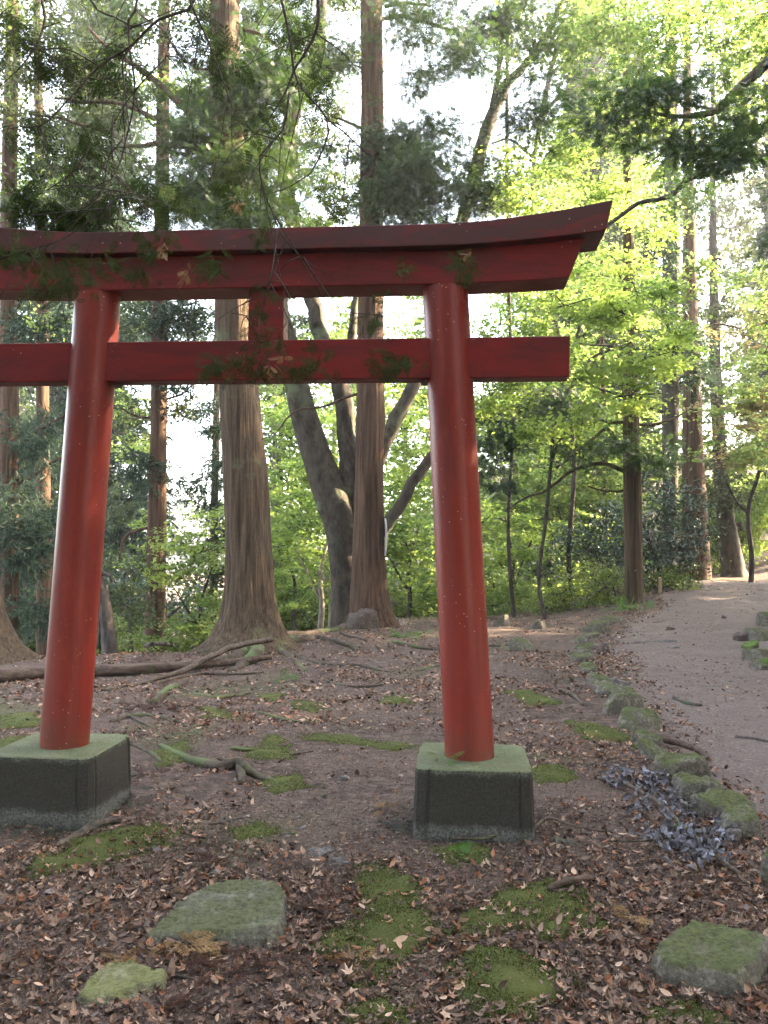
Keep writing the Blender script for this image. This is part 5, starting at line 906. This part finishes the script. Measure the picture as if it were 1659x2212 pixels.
# withered branch with curled grey leaves
wb = empty('withered_branch', gp(1400, 1760), 'broken branch with curled bluish grey withered leaves beside the stone edging', 'branch')
for k, pp in enumerate([[(1290, 1692, 7), (1360, 1712, 8), (1420, 1745, 9), (1480, 1800, 9), (1560, 1880, 10), (1600, 1905, 9)], [(1380, 1720, 5), (1400, 1690, 4), (1425, 1675, 3)], [(1440, 1760, 5), (1490, 1745, 4), (1535, 1728, 3)], [(1470, 1790, 5), (1420, 1820, 4), (1400, 1850, 3)], [(1330, 1830, 4), (1400, 1832, 5), (1460, 1825, 5)]]):
    P = []; W = []
    for q in pp: b = gp(q[0], q[1]); P.append((b[0], b[1], b[2] + .035)); W.append(q[2] / 2 * b[1] / FPX)
    mesh('twig', *tube(P, W, 6, .04, .1, 6, 2, k, None, .015), M['stick'], wb, True)
a = Acc()
for (px, py, rx, ry, n) in [(1330, 1690, 36, 14, 26), (1400, 1700, 46, 16, 34), (1440, 1740, 50, 20, 40), (1380, 1760, 30, 14, 12), (1530, 1735, 20, 30, 22), (1470, 1770, 40, 16, 22), (1480, 1830, 60, 24, 60), (1520, 1860, 50, 20, 50), (1420, 1825, 36, 16, 20), (1560, 1825, 30, 16, 20), (1410, 1690, 20, 10, 10)]:
    n = int(n * 1.7); pts = [gp(px + rng.normal() * rx * .55, py + rng.normal() * ry * .6) for _ in range(n)]; P = np.array(pts); P[:, 2] += rng.uniform(.01, .075, n)
    Nn = rng.normal(size=(n, 3)) + np.array([0, -.3, .5]); tv = LANCEB
    scatter(a, tv[0], tv[1], None, P, frames(Nn), rng.uniform(.03, .062, n))
a.make('leaves', M['withered'], wb)

# ------------------------------------------------------------------ leaf litter
def litter_density(x, y):
    d = .42 + .7 * vn2(x, y, .8, 11) + .65 * vn2(x, y, 2.4, 12) + .3 * vn2(x, y, 6, 13)
    inslab = np.zeros(x.shape, bool)
    for q in SLABS: inslab |= pdist(q, x, y) > -.01
    near = sst(4.9 - y, 0, 1.2); d = d + near * .4
    bare = np.exp(-((x - .15) / .75) ** 2 - ((y - 5.2) / 1.1) ** 2) * 1.1; d = d - bare
    d = d + .8 * np.exp(-((x - 1.2) / .8) ** 2 - ((y - 3.3) / .6) ** 2)
    ph = fpath(x, y); edge_ = .28 + .22 * vn2(x, y, 1.3, 15); d = np.where(ph > edge_, d * .14, d + .35 * sst(ph, -.8, .1)); mo = fmoss(x, y); d = d * (1 - .8 * sst(mo, -.02, .07))
    return np.where(inslab, -1, np.clip(d, .03, 1.2))
def scatter_ground(n, x0, x1, y0, y1, dens, wedge=.52):
    y = rng.uniform(0, 1, n); y = y0 + (y1 - y0) * y; x = rng.uniform(-1, 1, n) * (wedge * y + .6)
    k = rng.uniform(0, 1.1, n) < dens(x, y); x = x[k]; y = y[k]; return x, y
def blockmask(x, y):
    dx = x - TM[0]; dy = y - TM[1]; c, s = math.cos(TA), math.sin(TA); lx = dx * c + dy * s; ly = -dx * s + dy * c
    return (np.abs(np.abs(lx) - 1.158) > .33) | (np.abs(ly) > .33)
lit = Acc(); frag = Acc()
def lay(acc, n, y0, y1, tvs, smin, smax, tilt, zmax, dens=litter_density, on_path=True):
    x, y = scatter_ground(n, 0, 0, y0, y1, dens); k = blockmask(x, y) & (y < crest(x) + 1.5); x = x[k]; y = y[k]
    sel = rng.integers(0, len(tvs), len(x))
    for q, (tv, qq, tt, sc) in enumerate(tvs):
        m = sel == q; xx = x[m]; yy = y[m]; nn = len(xx); P = np.stack([xx, yy, gz(xx, yy) + rng.uniform(.003, zmax, nn) + np.where(fmoss(xx, yy) > 0, .012, 0)], -1)
        Nn = rng.normal(size=(nn, 3)) * tilt; Nn[:, 2] += 1; scatter(acc, tv, qq, tt, P, frames(Nn), sc * (smin + (smax * 1.25 - smin) * rng.uniform(0, 1, nn) ** 2.2))
TV = [(STARC[0], None, STARC[1], 1.25), (STAR[0], None, STAR[1], 1.1), (LANCE[0], LANCE[1], None, 1.1), (LANCEB[0], LANCEB[1], None, 1.0), (LANCE[0] * [.8, 1, 1.6], LANCE[1], None, .8)]
lay(lit, 26000, 2.2, 4.2, TV, .017, .043, .55, .022)
lay(lit, 38000, 4.2, 7.2, TV, .018, .045, .5, .018)
TV2 = [(KITE[0], KITE[1], None, 1.0), (KITE[0] * [.6, 1, 2.5], KITE[1], None, 1.1), (KITE[0] * [1.2, .8, 1.5], KITE[1], None, 1.)]
lay(lit, 36000, 7.2, 12, TV2, .03, .055, .45, .02); lay(lit, 26000, 12, 22, TV2, .035, .065, .45, .02)
lay(lit, 5200, 2.3, 6.5, [(STARC[0], None, STARC[1], 1.3), (STAR[0], None, STAR[1], 1.3), (OVAL[0], OVAL[1], None, .9), (LANCE[0], LANCE[1], None, 1.2)], .032, .046, .6, .03)
lit_o = lit.make('fallen_leaves', M['litter']); tag(lit_o, 'brown curled dead leaves scattered over the forest floor', 'leaf litter', kind='stuff')
alld = lambda x, y: np.clip(.75 + .4 * vn2(x, y, 1.7, 21), .2, 1) * (1 - .8 * sst(fmoss(x, y), 0, .06))
TV3 = [(KITE[0] * [.5, 1, 1], KITE[1], None, 1.0), (KITE[0] * [.10, 3.2, 1], KITE[1], None, 1.0), (KITE[0] * [1, .8, 3], KITE[1], None, .8)]
lay(frag, 120000, 2.2, 5, TV3, .006, .024, .6, .006, alld); lay(frag, 70000, 5, 10, TV3, .008, .022, .6, .006, alld)
fo = frag.make('leaf_fragments', M['bits']); tag(fo, 'fine bits of leaf, bark and twig covering the soil', 'debris', kind='stuff')
# moss cushions roughening the patches and their edges
mc_ = Acc(); y = 2.4 + 6.1 * rng.uniform(0, 1, 520000) ** 1.5; x = rng.uniform(-1, 1, 520000) * (.47 * y + .2); v = fmoss(x, y); k = (v > -.2) & (rng.uniform(0, 1, len(x)) < np.where(v > 0, .5, .32 * np.exp(v / .06))) & blockmask(x, y); x = x[k]; y = y[k]; v = v[k]
nn = len(x); scatter(mc_, np.array([[-.5, 0, 0], [.5, 0, 0], [0, 0, 1.1], [0, .6, .1]]), None, [[0, 1, 2], [1, 3, 2], [3, 0, 2]], np.stack([x, y, gz(x, y) + np.where(v > 0, .003 + .022 * sst(v, 0, .1), 0)], -1), frames(np.stack([rng.normal(size=nn) * .35, rng.normal(size=nn) * .35, np.ones(nn)], -1)), rng.uniform(.0025, .0075, nn))
mo_ = mc_.make('moss_cushions', M['moss_bits']); tag(mo_, 'tiny tufts of moss along and around the green patches', 'moss', kind='stuff')
# gravel on the path
ox = np.array([[1, 0, 0], [-1, 0, 0], [0, 1, 0], [0, -1, 0], [0, 0, .6], [.6, .6, .3], [-.6, .5, .35], [.5, -.7, .3], [-.5, -.6, .3]]) * .5
of = [[4, 0, 5], [4, 5, 2], [4, 2, 6], [4, 6, 1], [4, 1, 8], [4, 8, 3], [4, 3, 7], [4, 7, 0]]
gv = Acc(); n = 60000; y = rng.uniform(3, 22, n) ** 1.0; x = rng.uniform(-3.4, 12, n); k = ((fpath(x, y) > -.1) | (rng.uniform(0, 1, n) < .12)) & (np.abs(x) < .5 * y + .5) & blockmask(x, y); x = x[k]; y = y[k]
scatter(gv, ox, None, of, np.stack([x, y, gz(x, y) + .004], -1), frames(np.stack([rng.normal(size=len(x)) * .1, rng.normal(size=len(x)) * .1, np.ones(len(x))], -1)), (.006 + .032 * rng.uniform(0, 1, len(x)) ** 2.5) * np.clip(rng.normal(size=len(x)) * .4 + 1, .5, 2))
go = gv.make('gravel', M['gravel']); tag(go, 'small grey stones strewn over the footpath and bare soil', 'gravel', kind='stuff')
bpy.context.view_layer.update()
# ------------------------------------------------------------------ haze volume added for the glow between the trees
hz = mesh('haze', [(x, y, z) for x in (-60, 60) for y in (-20, 75) for z in (-42, 48)], [[0, 1, 3, 2], [4, 6, 7, 5], [0, 4, 5, 1], [2, 3, 7, 6], [0, 2, 6, 4], [1, 5, 7, 3]])
tag(hz, 'thin haze added for the glow between the trees', 'haze', kind='stuff')
mh, th, oh = newmat('haze_air'); pv = N(th, 'ShaderNodeVolumePrincipled', Density=HAZE, Anisotropy=.3); pv.inputs['Color'].default_value = (1, .97, .90, 1); th.links.new(pv.outputs[0], oh.inputs['Volume']); hz.data.materials.append(mh)
